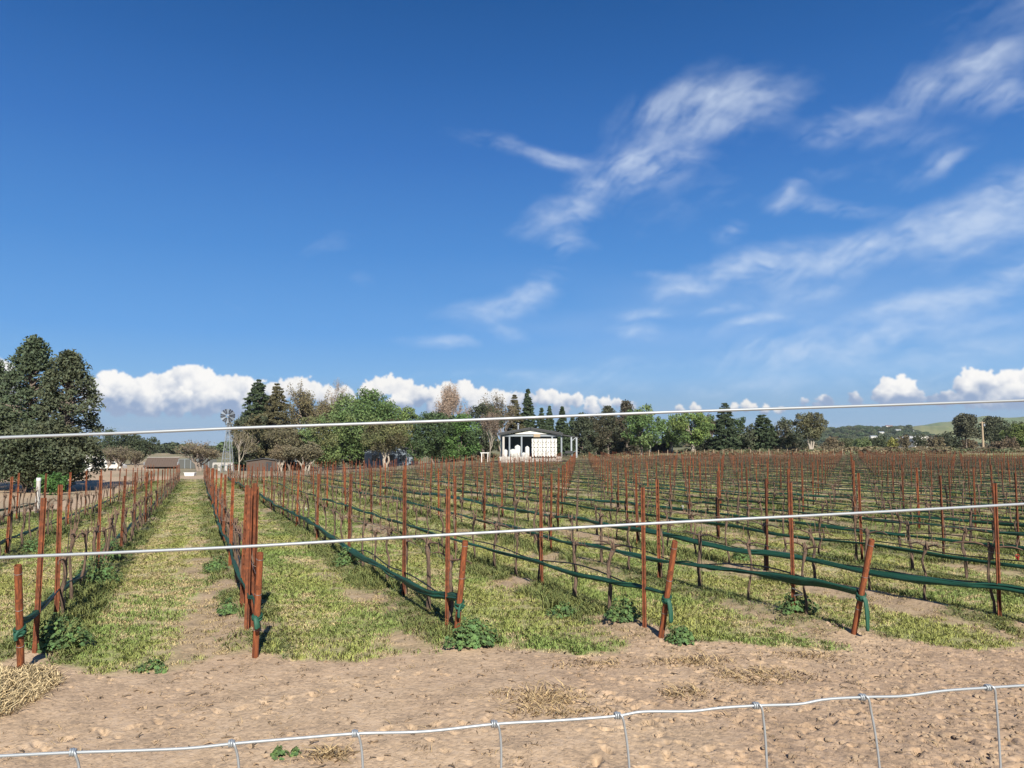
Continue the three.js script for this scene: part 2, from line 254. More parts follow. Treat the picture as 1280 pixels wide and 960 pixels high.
const DIRT = [.47, .348, .232], DIRT2 = [.38, .272, .182], GREEN = [.275, .29, .11], STRAW = [.50, .43, .245], UNDER = [.19, .17, .09];
function soil(X, Z) {
  const c = cover(X, Z), n = fbm(X * 1.7, Z * 1.7, 4), m = fbm(X * .35 + 8, Z * .35, 3);
  let col = mix3(DIRT, DIRT2, clamp(.12 + n * .6 + m * .4 + .8 * sst(.1, .5, fbm(X * .22 + 1.3, Z * .22 + 7, 2) + .2 * X)));
  if (c.inV > 0) {
    let g = mix3(GREEN, STRAW, c.straw * .75); g = mix3(g, UNDER, c.strip * .65); g = mix3(g, DIRT2, c.bare * .85);
    col = mix3(col, g, c.inV);
  }
  if (c.q > rowEnd(c.p) || c.k < -2) {                                            // beyond the vines
    const lane = Math.exp(-(((c.p + 10.5 + fbm(q10(c.q), 3, 2) * 1.5) / 4.2) ** 4)) + Math.exp(-(((c.q - rowEnd(c.p) - 9) / 6) ** 4)) * (1 - sst(-5, 20, c.p));
    const f = fbm(X * .06, Z * .06, 4), f2 = fbm(X * .5, Z * .5, 3);
    let field = mix3([.13, .145, .058], [.25, .215, .115], clamp(.4 + f * 1.2 + f2 * .4));
    if (X < -12 && Z < 160) field = mix3(field, [.33, .265, .18], .55);
    field = mix3(field, DIRT, clamp(lane) * .9);
    const t = Math.max(sst(0, 2.5, c.q - rowEnd(c.p)), c.k < -2 ? 1 : 0);
    col = mix3(col, field, c.q < headEdge(c.p) ? 0 : t);
  }
  return col;
}
const q10 = q => q * .08;
{
  const axis = (fine0, fine1, step, grow, mid, growFar, far, back) => { const a = []; for (let x = fine0; x <= fine1; x += step) a.push(x); let s = step, x = a[a.length - 1]; while (x < far) { s *= x < mid ? grow : growFar; x += s; a.push(x); } s = step; x = fine0; const b = []; while (x > back) { s *= x > -mid ? grow : growFar; x -= s; b.push(x); } return b.reverse().concat(a); };
  const xs = axis(-5.3, 5.5, .019, 1.045, 110, 1.16, 5200, -5200), zs = axis(4.25, 7.9, .019, 1.037, 125, 1.12, 6000, -60);
  const nx = xs.length, nz = zs.length, pos = new Float32Array(nx * nz * 3), col = new Float32Array(nx * nz * 3), uv = new Float32Array(nx * nz * 2), idx = new Uint32Array((nx - 1) * (nz - 1) * 6);
  for (let j = 0, o = 0; j < nz; j++) for (let i = 0; i < nx; i++, o++) {
    const X = xs[i], Z = zs[j]; let y = ground(X, Z); const c = soil(X, Z);
    if (Math.abs(X) < 14 && Z > 2 && Z < 18) {
      const cv = cover(X, Z), dirt = 1 - cv.inV * .75;
      const rough = .6 + .7 * sst(-.5, 3, X); y += (fbm(X * 3.2, Z * 3.2, 3) * .009 + fbm(X * 16 + 3, Z * 16, 4, .72) * .0085 * rough) * dirt + fbm(X * 6, Z * 6, 3) * .02 * cv.bare * cv.inV;
      y += Math.max(0, fbm(X * 27 + 31, Z * 27, 2) - .3) * .028 * sst(-.5, 2.5, X) * dirt;
      if (cv.inV < .6) y -= pitDepth(X, Z);
      y += .12 * Math.exp(-(((X + 4.15) / .55) ** 2) - (((Z - 5.6) / .8) ** 2));      // the straw heap by the end post
    }
    pos[o * 3] = X; pos[o * 3 + 1] = y; pos[o * 3 + 2] = -Z; col.set(c, o * 3); uv[o * 2] = X / 1.7; uv[o * 2 + 1] = Z / 1.7;
  }
  for (let j = 0, o = 0; j < nz - 1; j++) for (let i = 0; i < nx - 1; i++) { const a = j * nx + i; idx[o++] = a; idx[o++] = a + 1; idx[o++] = a + nx; idx[o++] = a + 1; idx[o++] = a + nx + 1; idx[o++] = a + nx; }
  const g = new THREE.BufferGeometry(); g.setAttribute('position', new THREE.BufferAttribute(pos, 3)); g.setAttribute('color', new THREE.BufferAttribute(col, 3)); g.setAttribute('uv', new THREE.BufferAttribute(uv, 2)); g.setIndex(new THREE.BufferAttribute(idx, 1)); g.computeVertexNormals();
  const m = new THREE.Mesh(g, new THREE.MeshStandardMaterial({ vertexColors: true, map: soilColor, bumpMap: soilHeight, bumpScale: .012, roughness: .97 })); m.name = 'ground'; m.receiveShadow = true; m.castShadow = true; tag(m, 'tan headland soil and mown vineyard ground', 'ground', null, 'structure'); scene.add(m);
}

// ---------------------------------------------------------------- far hills
function ridge(name, label, Z, depth, prof, colFn, seed) {      // prof: [px, py] skyline, py at distance Z
  const n = 150, m = 26, pos = [], col = [], idx = [];
  const x0 = prof[0][0], x1 = prof[prof.length - 1][0];
  for (let j = 0; j <= m; j++) for (let i = 0; i <= n; i++) {
    const px = lerp(x0, x1, i / n); let a = 0; while (a < prof.length - 2 && px > prof[a + 1][0]) a++;
    const t = clamp((px - prof[a][0]) / (prof[a + 1][0] - prof[a][0])), py = lerp(prof[a][1], prof[a + 1][1], t * t * (3 - 2 * t));
    const X = atPx(px, Z) , top = hPx(py, Z), v = j / m * 2 - 1, prof1 = Math.cos(v * Math.PI / 2) ** 1.3, ZZ = Z + v * depth;
    const bump = 1 + fbm(X * .006 + seed, v * 3 + seed, 4) * .28 * (1 - Math.abs(prof1 - 1) * .2) * (1 - prof1) ;
    const y = lerp(-6, top + fbm(i * .35 + seed, 2, 2) * depth * .004, prof1 * bump);
    pos.push(X * ZZ / Z, y, -ZZ); col.push(...colFn(X, ZZ, y / top));
  }
  for (let j = 0; j < m; j++) for (let i = 0; i < n; i++) { const a = j * (n + 1) + i; idx.push(a, a + 1, a + n + 1, a + 1, a + n + 2, a + n + 1); }
  const g = new THREE.BufferGeometry(); g.setAttribute('position', new THREE.Float32BufferAttribute(pos, 3)); g.setAttribute('color', new THREE.Float32BufferAttribute(col, 3)); g.setIndex(idx); g.computeVertexNormals();
  const o = new THREE.Mesh(g, new THREE.MeshStandardMaterial({ vertexColors: true, roughness: 1 })); o.name = numbered(name); o.castShadow = o.receiveShadow = true; scene.add(o); tag(o, label, 'hill', null, 'structure'); return g;
}
const meadow = (X, Z) => mix3([.10, .15, .05], [.17, .185, .07], clamp(.5 + fbm(X * .01, Z * .01, 4) * 1.3));
ridge('hill', 'long green grassy hill on the skyline', 2600, 700, [[1020, 560], [1090, 545], [1150, 532], [1190, 527], [1232, 521], [1262, 523], [1300, 520], [1380, 524], [1500, 534], [1640, 556]], meadow, 3);
ridge('hill', 'tan and green slope in front of the long hill', 1900, 350, [[1060, 560], [1110, 540], [1150, 532], [1180, 533], [1215, 541], [1260, 548], [1330, 557]], (X, Z) => mix3([.17, .175, .075], [.12, .145, .055], clamp(.5 + fbm(X * .02, Z * .02, 4) * 1.4)), 11);
const woodLine = [[960, 562], [1000, 545], [1030, 539], [1062, 536], [1100, 537], [1128, 536], [1142, 541], [1175, 549], [1230, 558]];
const woodGeo = ridge('hill', 'dark wooded hill with houses near its top', 1500, 330, woodLine, (X, Z) => mix3([.045, .06, .028], [.09, .11, .05], clamp(.4 + fbm(X * .03, Z * .03, 4) * 1.5)), 21);
ridge('hill', 'low blue green rise beyond the barn', 2400, 400, [[-260, 558], [-100, 555], [60, 556], [150, 557], [190, 559], [225, 557], [260, 558], [330, 556], [420, 557], [560, 555], [700, 557], [820, 555], [930, 557], [1010, 561]], meadow, 31);

// ---------------------------------------------------------------- foliage helpers
class Leaves {
  constructor() { this.p = []; this.n = []; this.c = []; }
  quad(x, y, z, s, w, r, col, nb, flat = 0) {                    // a small folded leaf spray, long s, wide w, random turn
    let a = r() * 6.2832, e = Math.acos(2 * r() - 1); let dx = Math.sin(e) * Math.cos(a), dy = Math.cos(e), dz = Math.sin(e) * Math.sin(a);
    if (flat) { dy *= 1 - flat; const l = Math.hypot(dx, dy, dz); dx /= l; dy /= l; dz /= l; }
    const a2 = r() * 6.2832; let ex = Math.cos(a2), ey = Math.sin(a2) * .8, ez = Math.sin(a2 * 1.7); const dd = ex * dx + ey * dy + ez * dz; ex -= dd * dx; ey -= dd * dy; ez -= dd * dz; const L = Math.hypot(ex, ey, ez) || 1; ex *= w / L; ey *= w / L; ez *= w / L;
    const P = this.p, ax = x - dx * s, ay = y - dy * s, az = z - dz * s, bx = x + dx * s, by = y + dy * s, bz = z + dz * s;
    P.push(ax, ay, az, x + ex, y + ey, z + ez, bx, by, bz, ax, ay, az, bx, by, bz, x - ex, y - ey, z - ez);
    let nx = ey * dz - ez * dy, ny = ez * dx - ex * dz, nz = ex * dy - ey * dx; const nl = Math.hypot(nx, ny, nz) || 1; nx /= nl; ny /= nl; nz /= nl;
    for (let i = 0; i < 6; i++) { this.n.push(nx, ny, nz); this.c.push(col[0], col[1], col[2]); }
  }
  geo() { const g = new THREE.BufferGeometry(); g.setAttribute('position', new THREE.Float32BufferAttribute(this.p, 3)); g.setAttribute('normal', new THREE.Float32BufferAttribute(this.n, 3)); g.setAttribute('color', new THREE.Float32BufferAttribute(this.c, 3)); return g; }
}
const vary = (c, r, k = .3) => { const b = 1 + (r() - .5) * k * 2, t = (r() - .5) * k * .5; return [c[0] * b * (1 + t), c[1] * b, c[2] * b * (1 - t)]; };
const barkPale = new THREE.MeshStandardMaterial({ color: new THREE.Color().setRGB(.33, .29, .24), roughness: .9 });
const barkGrey = new THREE.MeshStandardMaterial({ color: new THREE.Color().setRGB(.21, .17, .14), roughness: .95 });
const barkDark = new THREE.MeshStandardMaterial({ color: new THREE.Color().setRGB(.10, .075, .055), roughness: .95 });
function wob(a, b, n, amp, r) { const o = []; for (let i = 0; i <= n; i++) { const t = i / n, k = Math.sin(t * Math.PI) * amp; o.push(new THREE.Vector3(lerp(a.x, b.x, t) + (r() - .5) * k, lerp(a.y, b.y, t) + (r() - .5) * k * .5, lerp(a.z, b.z, t) + (r() - .5) * k)); } return o; }

// one tree: trunk, limbs, crown. Hgt and half width in metres, about its own base
function makeTree(kind, Hgt, R, o) {
  const r = rng(o.seed), L = new Leaves(), trunks = [], limbs = [], g = {};
  const col = o.col, dens = (o.dens ?? 1) * 1.0, LK = o.lk ?? .68, leaf = (o.leaf ?? .22) * LK, low = o.low ?? .15;
  const v3 = (x, y, z) => new THREE.Vector3(x, y, z);
  const blob = (x, y, z, rad, n, sh, c = col, sx = 1, sy = 1, flat = 0) => { for (let i = 0; i < n; i++) { const a = r() * 6.2832, u = 2 * r() - 1, s = Math.sqrt(1 - u * u), d = rad * Math.pow(r(), sh); L.quad(x + Math.cos(a) * s * d * sx, y + u * d * sy, z + Math.sin(a) * s * d * sx, leaf * (.6 + r() * .8), leaf * (.35 + r() * .4), r, vary(c, r, .34), 0, flat); } };
  const tr = o.trunkR ?? Hgt * .022;
  if (kind === 'conifer') {
    trunks.push(tube(wob(v3(0, -.3, 0), v3(0, Hgt * .97, 0), 8, R * .06, r), t => tr * (1 - t * .92), 7));
    const lev = Math.round(Hgt * (o.levels ?? 2.1));
    for (let i = 0; i < lev; i++) {
      const t = (i + r() * .6) / lev, y = Hgt * (low + (1 - low) * t), rr = R * Math.pow(1 - t, o.pow ?? .75) * (.82 + r() * .3) + .12, nb = Math.max(4, Math.round((7 + rr * 2.6) * dens));
      for (let b = 0; b < nb; b++) {
        const a = r() * 6.2832, len = rr * (.65 + r() * .45), droop = (o.droop ?? .25) * len * (.5 + r());
        const tip = v3(Math.cos(a) * len, y - droop + len * .12, Math.sin(a) * len);
        if (i % 2 === 0 && b < 3) limbs.push(tube([v3(0, y, 0), tip], u => tr * .22 * (1 - u * .85), 4, false));
        const n = Math.round((10 + len * 9) * dens * (o.fill ?? 1)); for (let k = 0; k < n; k++) { const q = .2 + .8 * Math.sqrt(r()), w = len * .22 * (1.15 - q) + .1; L.quad(tip.x * q + (r() - .5) * w * 2, y + (tip.y - y) * q * q + (r() - .5) * w * 1.1 - r() * .1, tip.z * q + (r() - .5) * w * 2, leaf * (.6 + r() * .8), leaf * (.3 + r() * .3), r, vary(col, r, .34), 0, .3); }
      }
    }
  } else if (kind === 'pine') {                                  // open crown of separate needle clumps on visible limbs
    trunks.push(tube(wob(v3(0, -.3, 0), v3((r() - .5) * R * .2, Hgt * .95, (r() - .5) * R * .2), 8, R * .1, r), t => tr * (1 - t * .85), 8));
    const n = Math.round((o.clumps ?? 60) * dens);
    for (let i = 0; i < n; i++) {
      const t = low + (1 - low) * Math.pow(i / n, .9), y = Hgt * t, rr = R * (o.shape ? o.shape(t) : (t < .45 ? lerp(.9, 1, t / .45) : lerp(1, .12, (t - .45) / .55))), a = i * 2.4 + r(), d = rr * (.25 + .75 * Math.sqrt(r())), x = Math.cos(a) * d, z = Math.sin(a) * d, rad = (o.clump ?? .55) * (.7 + r() * .7);
      limbs.push(tube(wob(v3(0, y - d * .2, 0), v3(x, y + d * .12, z), 3, d * .15, r), u => tr * .3 * (1 - u * .8), 4, false));
      blob(x, y + d * .12, z, rad, Math.round(48 * dens * (o.fill ?? 1)), .5, col, 1.15, .75);
    }
  } else if (kind === 'bare') {                                  // fine twigs with a scatter of buds or blossom
    const grow = (a, dir, len, rad, dep) => { const e = a.clone().addScaledVector(dir, len); const pts = wob(a, e, 3, len * .18, r); (dep >= 4 ? trunks : limbs).push(tube(pts, u => rad * (1 - u * .45), dep >= 3 ? 6 : 3, false)); if (dep <= 1) { const nn = Math.round((o.buds ?? 5) * 1.7 * dens); for (let k = 0; k < nn; k++) { const q = pts[1 + Math.floor(r() * 3)]; L.quad(q.x + (r() - .5) * leaf * 4.4, q.y + (r() - .5) * leaf * 4.4, q.z + (r() - .5) * leaf * 4.4, leaf * (.5 + r() * .7), leaf * (.3 + r() * .3), r, vary(col, r, .3)); } } if (dep > 0) { const kids = dep >= 3 ? 4 + Math.floor(r() * 2) : 3 + Math.floor(r() * 2); for (let k = 0; k < kids; k++) { const d2 = dir.clone().multiplyScalar(1.0).add(v3((r() - .5) * 1.7, (r() - .15) * .9 + (o.up ?? 0), (r() - .5) * 1.7)).normalize(); grow(pts[2 + (k % 2)], d2, len * (.6 + r() * .25), rad * .55, dep - 1); } } };
    const st = o.stems ?? 1; for (let s = 0; s < st; s++) grow(v3((r() - .5) * .3 * (st - 1), -.2, (r() - .5) * .3 * (st - 1)), v3((r() - .5) * .6 * (st > 1 ? 1.4 : .2), 1, (r() - .5) * .5 * (st > 1 ? 1.4 : .2)).normalize(), Hgt * .3, tr, 4);
    // fit the tree to its height and spread
    const box3 = new THREE.Box3(); for (const q of [...trunks, ...limbs]) { q.computeBoundingBox(); box3.union(q.boundingBox); }
    const sy = Hgt / box3.max.y, sx = R * 2 / (box3.max.x - box3.min.x), cx = (box3.max.x + box3.min.x) / 2; for (const q of [...trunks, ...limbs]) { q.scale(sx, sy, sx); }
    for (let i = 0; i < L.p.length; i += 3) { L.p[i] *= sx; L.p[i + 1] *= sy; L.p[i + 2] *= sx; }
  } else {                                                       // 'round': lobes of foliage on spreading limbs
    const fork = Hgt * (o.fork ?? .3), lob = o.lobes ?? 14, cy = Hgt * (low + (1 - low) * .5), ry = Hgt * (1 - low) * .5;
    const st = o.stems ?? 1; for (let s = 0; s < st; s++) { const off = (s - (st - 1) / 2); trunks.push(tube(wob(v3(off * .18, -.3, 0), v3(off * R * .28 + (r() - .5) * .4, fork * 1.5, (r() - .5) * .4), 6, R * .12, r), t => tr / Math.sqrt(st) * (1.15 - t * .55), 8)); }
    for (let i = 0; i < lob; i++) {
      const u = lob < 2 ? 0 : 1 - 2 * (i + .5) / lob, a = i * 2.39996 + r(), s = Math.sqrt(1 - u * u), k = .5 + r() * .22;
      const x = Math.cos(a) * s * R * k, z = Math.sin(a) * s * R * k, y = cy + u * ry * (.62 + r() * .1), rad = R * (o.lobeR ?? .42) * (.72 + r() * .6);
      limbs.push(tube(wob(v3(0, fork * (.8 + r() * .6), 0), v3(x, y, z), 4, R * .15, r), q => tr * .42 * (1 - q * .85), 5, false));
      const c = o.col2 && r() < (o.mix ?? .4) ? o.col2 : col;
      blob(x, y, z, rad, Math.round(rad * rad * (o.per ?? 110) * 1.65 * dens), .36, vary(c, r, .16), 1, .82);
      const m = 3 + Math.floor(r() * 3); for (let q = 0; q < m; q++) { const a3 = r() * 6.28, u3 = r() * 1.6 - .6; blob(x + Math.cos(a3) * rad * .85, y + u3 * rad * .7, z + Math.sin(a3) * rad * .85, rad * .38, Math.round(rad * rad * (o.per ?? 110) * .3 * dens), .5, vary(c, r, .2)); }
      if (o.hang) for (let q = 0; q < 40 * dens; q++) { const a3 = r() * 6.28, hx = x + Math.cos(a3) * rad * .9, hz = z + Math.sin(a3) * rad * .9, l = R * .5 * r(); for (let w = 0; w < 5; w++) L.quad(hx + (r() - .5) * .15, y - l * w / 5, hz + (r() - .5) * .15, leaf * .8, leaf * .3, r, vary(c, r, .3)); }
    }
  }
  return { trunks, limbs: limbs.length ? merge(limbs) : null, crown: L.p.length ? L.geo() : null };
}
let treeSeed = 100;
function tree(name, label, cat, px, Z, yTop, halfPx, kind, o = {}, group) {
  const X = atPx(px, Z), base = ground(X, Z), Hgt = hPx(yTop, Z) - base, R = halfPx / FPX * Z; o.seed = o.seed ?? treeSeed++;
  const g = makeTree(kind, Hgt, R, o), t = thing(name, label, cat, V(X, base, Z), group);
  for (const q of g.trunks) part('trunk', q, o.bark ?? barkGrey, t); if (g.limbs) part('limbs', g.limbs, o.bark ?? barkGrey, t).userData.kind = 'stuff'; if (g.crown) part('crown', g.crown, leafMat, t);
  return t;
}
const C = { pine: [.056, .080, .040], dark: [.044, .068, .030], cedar: [.064, .078, .040], brownCon: [.085, .078, .036], bud: [.145, .125, .06], olive: [.125, .135, .052], willow: [.115, .165, .055], bright: [.135, .195, .05], green: [.088, .145, .043], deep: [.05, .084, .03], pinkish: [.32, .24, .18], brown: [.11, .09, .055], euc: [.10, .10, .06], greyTwig: [.20, .165, .13] };

// ---------------------------------------------------------------- trees by the house and round the field
// the tall pair at the side lane
tree('pine_tree', 'tall dark pine with open top beside the dirt lane', 'tree', 36, 51, 424, 47, 'pine', { col: C.pine, clumps: 150, clump: .46, leaf: .17, low: .12, fill: 1.9, trunkR: .28, shape: t => t < .4 ? 1 : t < .82 ? lerp(1, .55, (t - .4) / .42) : lerp(.55, .03, (t - .82) / .18) });
tree('cedar_tree', 'feathery cedar with nodding tip next to the tall pine', 'tree', 82, 50, 441, 42, 'pine', { col: C.cedar, clumps: 170, clump: .40, leaf: .15, low: .08, fill: 1.9, trunkR: .24, shape: t => t < .5 ? 1 : t < .86 ? lerp(1, .5, (t - .5) / .36) : lerp(.5, .05, (t - .86) / .14) });
tree('pine_tree', 'dark pine half hidden behind the tall open topped one', 'tree', -14, 54, 452, 40, 'pine', { col: C.pine, clumps: 110, clump: .55, leaf: .17, low: .1, fill: 1.9, trunkR: .26 });
tree('juniper_bush', 'broad dark evergreen shrub at the foot of the pine and cedar', 'shrub', 52, 47, 522, 60, 'round', { col: [.05, .066, .03], col2: [.066, .078, .04], low: .0, fork: .1, lobes: 26, lobeR: .36, leaf: .14, per: 330, bark: barkDark });
tree('juniper_bush', 'dark evergreen shrub growing off the shadowed side of the lane tree group', 'shrub', -8, 49, 505, 46, 'round', { col: [.05, .066, .03], low: .0, fork: .1, lobes: 20, lobeR: .4, leaf: .15, per: 260, bark: barkDark });
tree('leafy_bush', 'small bright green bush in front of the dark evergreen shrub', 'shrub', 67, 43.5, 592, 20, 'round', { col: [.05, .12, .024], low: 0, fork: .1, lobes: 9, leaf: .09, per: 700, bark: barkDark });
// behind the lane
tree('pine_tree', 'slim dark pine behind the parked white vehicles', 'tree', 136, 175, 538, 11, 'pine', { col: C.pine, clumps: 40, clump: .9, leaf: .3, fill: 1.2 });
tree('oak_tree', 'dark rounded evergreen behind the brown shed', 'tree', 165, 180, 540, 22, 'round', { col: [.045, .062, .03], lobes: 14, leaf: .32, per: 50 });
tree('oak_tree', 'small dark evergreen right against the brown shed roof', 'tree', 188, 178, 544, 11, 'round', { col: [.045, .062, .03], lobes: 9, leaf: .3, per: 60, low: .3 });
for (const [px, w, lab] of [[134, 18, 'bare orchard tree in front of the white motorhome'], [152, 22, 'bare spreading orchard tree with several pale stems by the lane'], [172, 12, 'small bare orchard tree next to the brown shed']]) tree('orchard_tree', lab, 'tree', px, 128, 556 + (w < 15 ? 4 : 0), w, 'bare', { col: [.125, .11, .062], buds: 2, leaf: .14, stems: 3, trunkR: .13, bark: barkGrey }, 'bare orchard trees beside the lane');
tree('orchard_tree', 'wide brown orchard tree between grey shed and windmill', 'tree', 250, 118, 550, 30, 'bare', { col: [.14, .115, .065], buds: 2, leaf: .15, stems: 2, trunkR: .14 });
tree('orchard_tree', 'thin grey bare tree right behind the windmill', 'tree', 299, 120, 533, 16, 'bare', { col: [.15, .13, .075], buds: 4, leaf: .18, stems: 1, trunkR: .12, bark: barkPale });
// the mass of trees beside the house
const G1 = 'trees massed beside the yard';
tree('cypress_tree', 'tall black green cypress at the windmill end of the tree mass', 'tree', 321, 138, 474, 34, 'conifer', { col: C.dark, leaf: .34, fill: 1.5, pow: .6, low: .05, levels: 2.4 });
tree('cedar_tree', 'brown green conifer beside the tall black green cypress', 'tree', 345, 136, 478, 36, 'conifer', { col: C.brownCon, leaf: .32, fill: 1.4, pow: .7, low: .05, levels: 2.3 });
tree('evergreen_tree', 'low olive brown evergreen under the tall cypress', 'tree', 313, 130, 508, 26, 'round', { col: C.brownCon, col2: C.cedar, low: .02, lobes: 12, leaf: .27, per: 80 });
tree('budding_tree', 'round tree in brown bud rising behind the willow', 'tree', 382, 142, 477, 38, 'bare', { col: C.bud, buds: 11, leaf: .26, stems: 2, trunkR: .3, up: .1 });
tree('poplar_tree', 'grey leafless tree standing above the green willow crowns', 'tree', 418, 150, 472, 17, 'bare', { col: [.26, .22, .18], buds: 7, leaf: .2, stems: 1, trunkR: .22, up: .35 });
tree('budding_tree', 'brown twiggy tree low in front of the conifers', 'tree', 362, 126, 528, 26, 'bare', { col: [.115, .105, .055], buds: 6, leaf: .24, stems: 3, trunkR: .15 });
tree('willow_tree', 'rounded grey green willow in front of the budding tree', 'tree', 400, 128, 514, 32, 'round', { col: C.willow, col2: C.olive, low: .05, lobes: 16, leaf: .24, per: 90, fork: .2 });
tree('willow_tree', 'largest bright green willow with domed crown', 'tree', 456, 134, 486, 52, 'round', { col: C.green, col2: C.willow, low: .05, lobes: 22, leaf: .26, per: 75, fork: .22, lobeR: .38 });
tree('willow_tree', 'fresh green tree between the largest willow and the black laurel', 'tree', 506, 136, 502, 24, 'round', { col: C.willow, col2: C.bright, low: .08, lobes: 14, leaf: .26, per: 80 });
tree('olive_tree', 'drooping olive green tree on forked white trunks', 'tree', 482, 122, 524, 29, 'round', { col: C.olive, col2: C.brownCon, low: .28, lobes: 13, leaf: .22, per: 90, stems: 3, trunkR: .28, bark: barkPale, hang: 1, fork: .34 });
tree('shrub_tree', 'pale stemmed low brown tree at the edge of the vines', 'tree', 350, 117, 556, 15, 'bare', { col: [.15, .12, .07], buds: 5, leaf: .18, stems: 3, trunkR: .14, bark: barkPale });
tree('shrub_tree', 'wide low bare shrub with pale crossing stems', 'tree', 384, 117, 553, 22, 'bare', { col: [.13, .115, .065], buds: 7, leaf: .2, stems: 3, trunkR: .12, bark: barkPale });
tree('laurel_tree', 'dense black green laurel tree reaching to the ground', 'tree', 541, 126, 508, 28, 'round', { col: C.deep, low: .0, lobes: 16, leaf: .24, per: 120, fork: .12 });
tree('laurel_tree', 'bright topped green tree leaning over the black laurel', 'tree', 575, 128, 512, 27, 'round', { col: [.075, .145, .035], col2: C.deep, mix: .55, low: .0, lobes: 16, leaf: .24, per: 115, fork: .12 });
tree('laurel_tree', 'small dark bush between white trunks and laurel', 'shrub', 519, 122, 538, 15, 'round', { col: C.deep, low: 0, lobes: 9, leaf: .22, per: 110, fork: .12 });
tree('blossom_tree', 'bare pinkish blossom tree standing tall behind the laurels', 'tree', 568, 150, 475, 24, 'bare', { col: C.pinkish, buds: 9, leaf: .22, stems: 2, trunkR: .22, up: .3 });
tree('evergreen_tree', 'dark green tree between blossom tree and open shed', 'tree', 604, 142, 498, 25, 'round', { col: [.05, .062, .03], lobes: 12, leaf: .28, per: 70, low: .05 });
tree('budding_tree', 'brown leafless tree left over the shed roof', 'tree', 630, 146, 489, 24, 'bare', { col: [.13, .11, .065], buds: 7, leaf: .24, stems: 2, trunkR: .22, up: .25 });
tree('cedar_tree', 'brownish conifer close behind the shed roof', 'tree', 643, 150, 493, 20, 'conifer', { col: C.brownCon, leaf: .34, fill: 1.3, levels: 2.1 });
tree('budding_tree', 'thin grey birch in front of the shed side wall', 'tree', 612, 118, 512, 13, 'bare', { col: [.15, .11, .08], buds: 6, leaf: .18, stems: 1, trunkR: .11, up: .3, bark: barkPale });
// conifers behind the shed
for (const [px, y, w, Z, lab] of [[660, 485, 21, 155, 'tallest pointed fir behind the shed roof'], [677, 509, 16, 152, 'short fir right beside the tallest pointed fir'], [687, 507, 14, 158, 'narrow fir at the gap of sky behind the shed'], [703, 507, 19, 158, 'pointed fir on the far side of the sky gap'], [716, 519, 17, 165, 'broad low fir above the shed lean-to roof']]) tree('fir_tree', lab, 'tree', px, Z, y, w, 'conifer', { col: C.dark, leaf: .34, fill: 1.5, pow: .95, low: .02, levels: 3 }, 'firs behind the shed');
const darkRow = [[728, 518, 13, [.045, .058, .03], 'dark evergreen next to the broad low fir'], [744, 515, 14, [.062, .06, .034], 'brownish evergreen with ragged top by the field road'], [760, 509, 13, [.05, .056, .03], 'dark evergreen with two tufts on top'], [771, 521, 13, [.07, .06, .035], 'low russet evergreen in the dark row'], [783, 502, 11, [.07, .062, .04], 'tall ragged brown topped evergreen beside the green maple']];
darkRow.forEach(([px, y, w, c, lab], i) => tree('evergreen_tree', lab, 'tree', px, 160 + i * 3, y, w + 4, i % 2 ? 'round' : 'pine', { col: c, lobes: 12, leaf: .34, per: 60, low: .02, clumps: 70, clump: .8, fill: 1.3 }));
tree('maple_tree', 'light green maple at the end of the dark evergreen row', 'tree', 802, 158, 505, 25, 'round', { col: C.green, col2: C.willow, low: .04, lobes: 14, leaf: .3, per: 65 });
tree('maple_tree', 'green tree leaning over the grey garden pavilion', 'tree', 838, 176, 516, 17, 'round', { col: C.green, col2: C.bright, low: .05, lobes: 11, leaf: .32, per: 55 });
tree('oak_tree', 'wide open oak in fresh leaf on a thick pale trunk', 'tree', 866, 165, 513, 30, 'round', { col: C.bright, col2: C.green, low: .16, lobes: 17, lobeR: .34, leaf: .3, per: 60, bark: barkPale, trunkR: .42, fork: .3 });
tree('oak_tree', 'brown leafless tree between fresh oak and dark cypress', 'tree', 890, 190, 518, 13, 'bare', { col: C.brown, buds: 8, leaf: .28, stems: 2, trunkR: .2 });
tree('cypress_tree', 'dark cypress with a narrow tip over the oak row', 'tree', 907, 178, 503, 21, 'conifer', { col: C.dark, leaf: .36, fill: 1.5, pow: .55, low: .02 });
tree('evergreen_tree', 'dark rounded evergreen next to the narrow tipped cypress', 'tree', 922, 182, 518, 12, 'round', { col: C.deep, lobes: 10, leaf: .34, per: 60, low: .02 });
tree('evergreen_tree', 'low olive evergreen between two taller dark trees', 'tree', 936, 176, 527, 11, 'round', { col: C.cedar, lobes: 9, leaf: .32, per: 60, low: .02 });
tree('evergreen_tree', 'dense dark evergreen with flat layered crown', 'tree', 954, 178, 518, 20, 'conifer', { col: C.dark, leaf: .36, fill: 1.6, pow: .4, low: .02 });
tree('eucalyptus_tree', 'dusky eucalyptus with gaps next to the layered evergreen', 'tree', 980, 178, 522, 17, 'round', { col: C.euc, col2: C.cedar, lobes: 12, leaf: .3, per: 55, low: .08, stems: 2 });
tree('eucalyptus_tree', 'tall olive eucalyptus with bare white lower trunks', 'tree', 1014, 168, 512, 17, 'round', { col: [.105, .105, .052], low: .26, lobes: 14, leaf: .28, per: 70, stems: 3, bark: barkPale, trunkR: .36, fork: .32, lobeR: .46 });
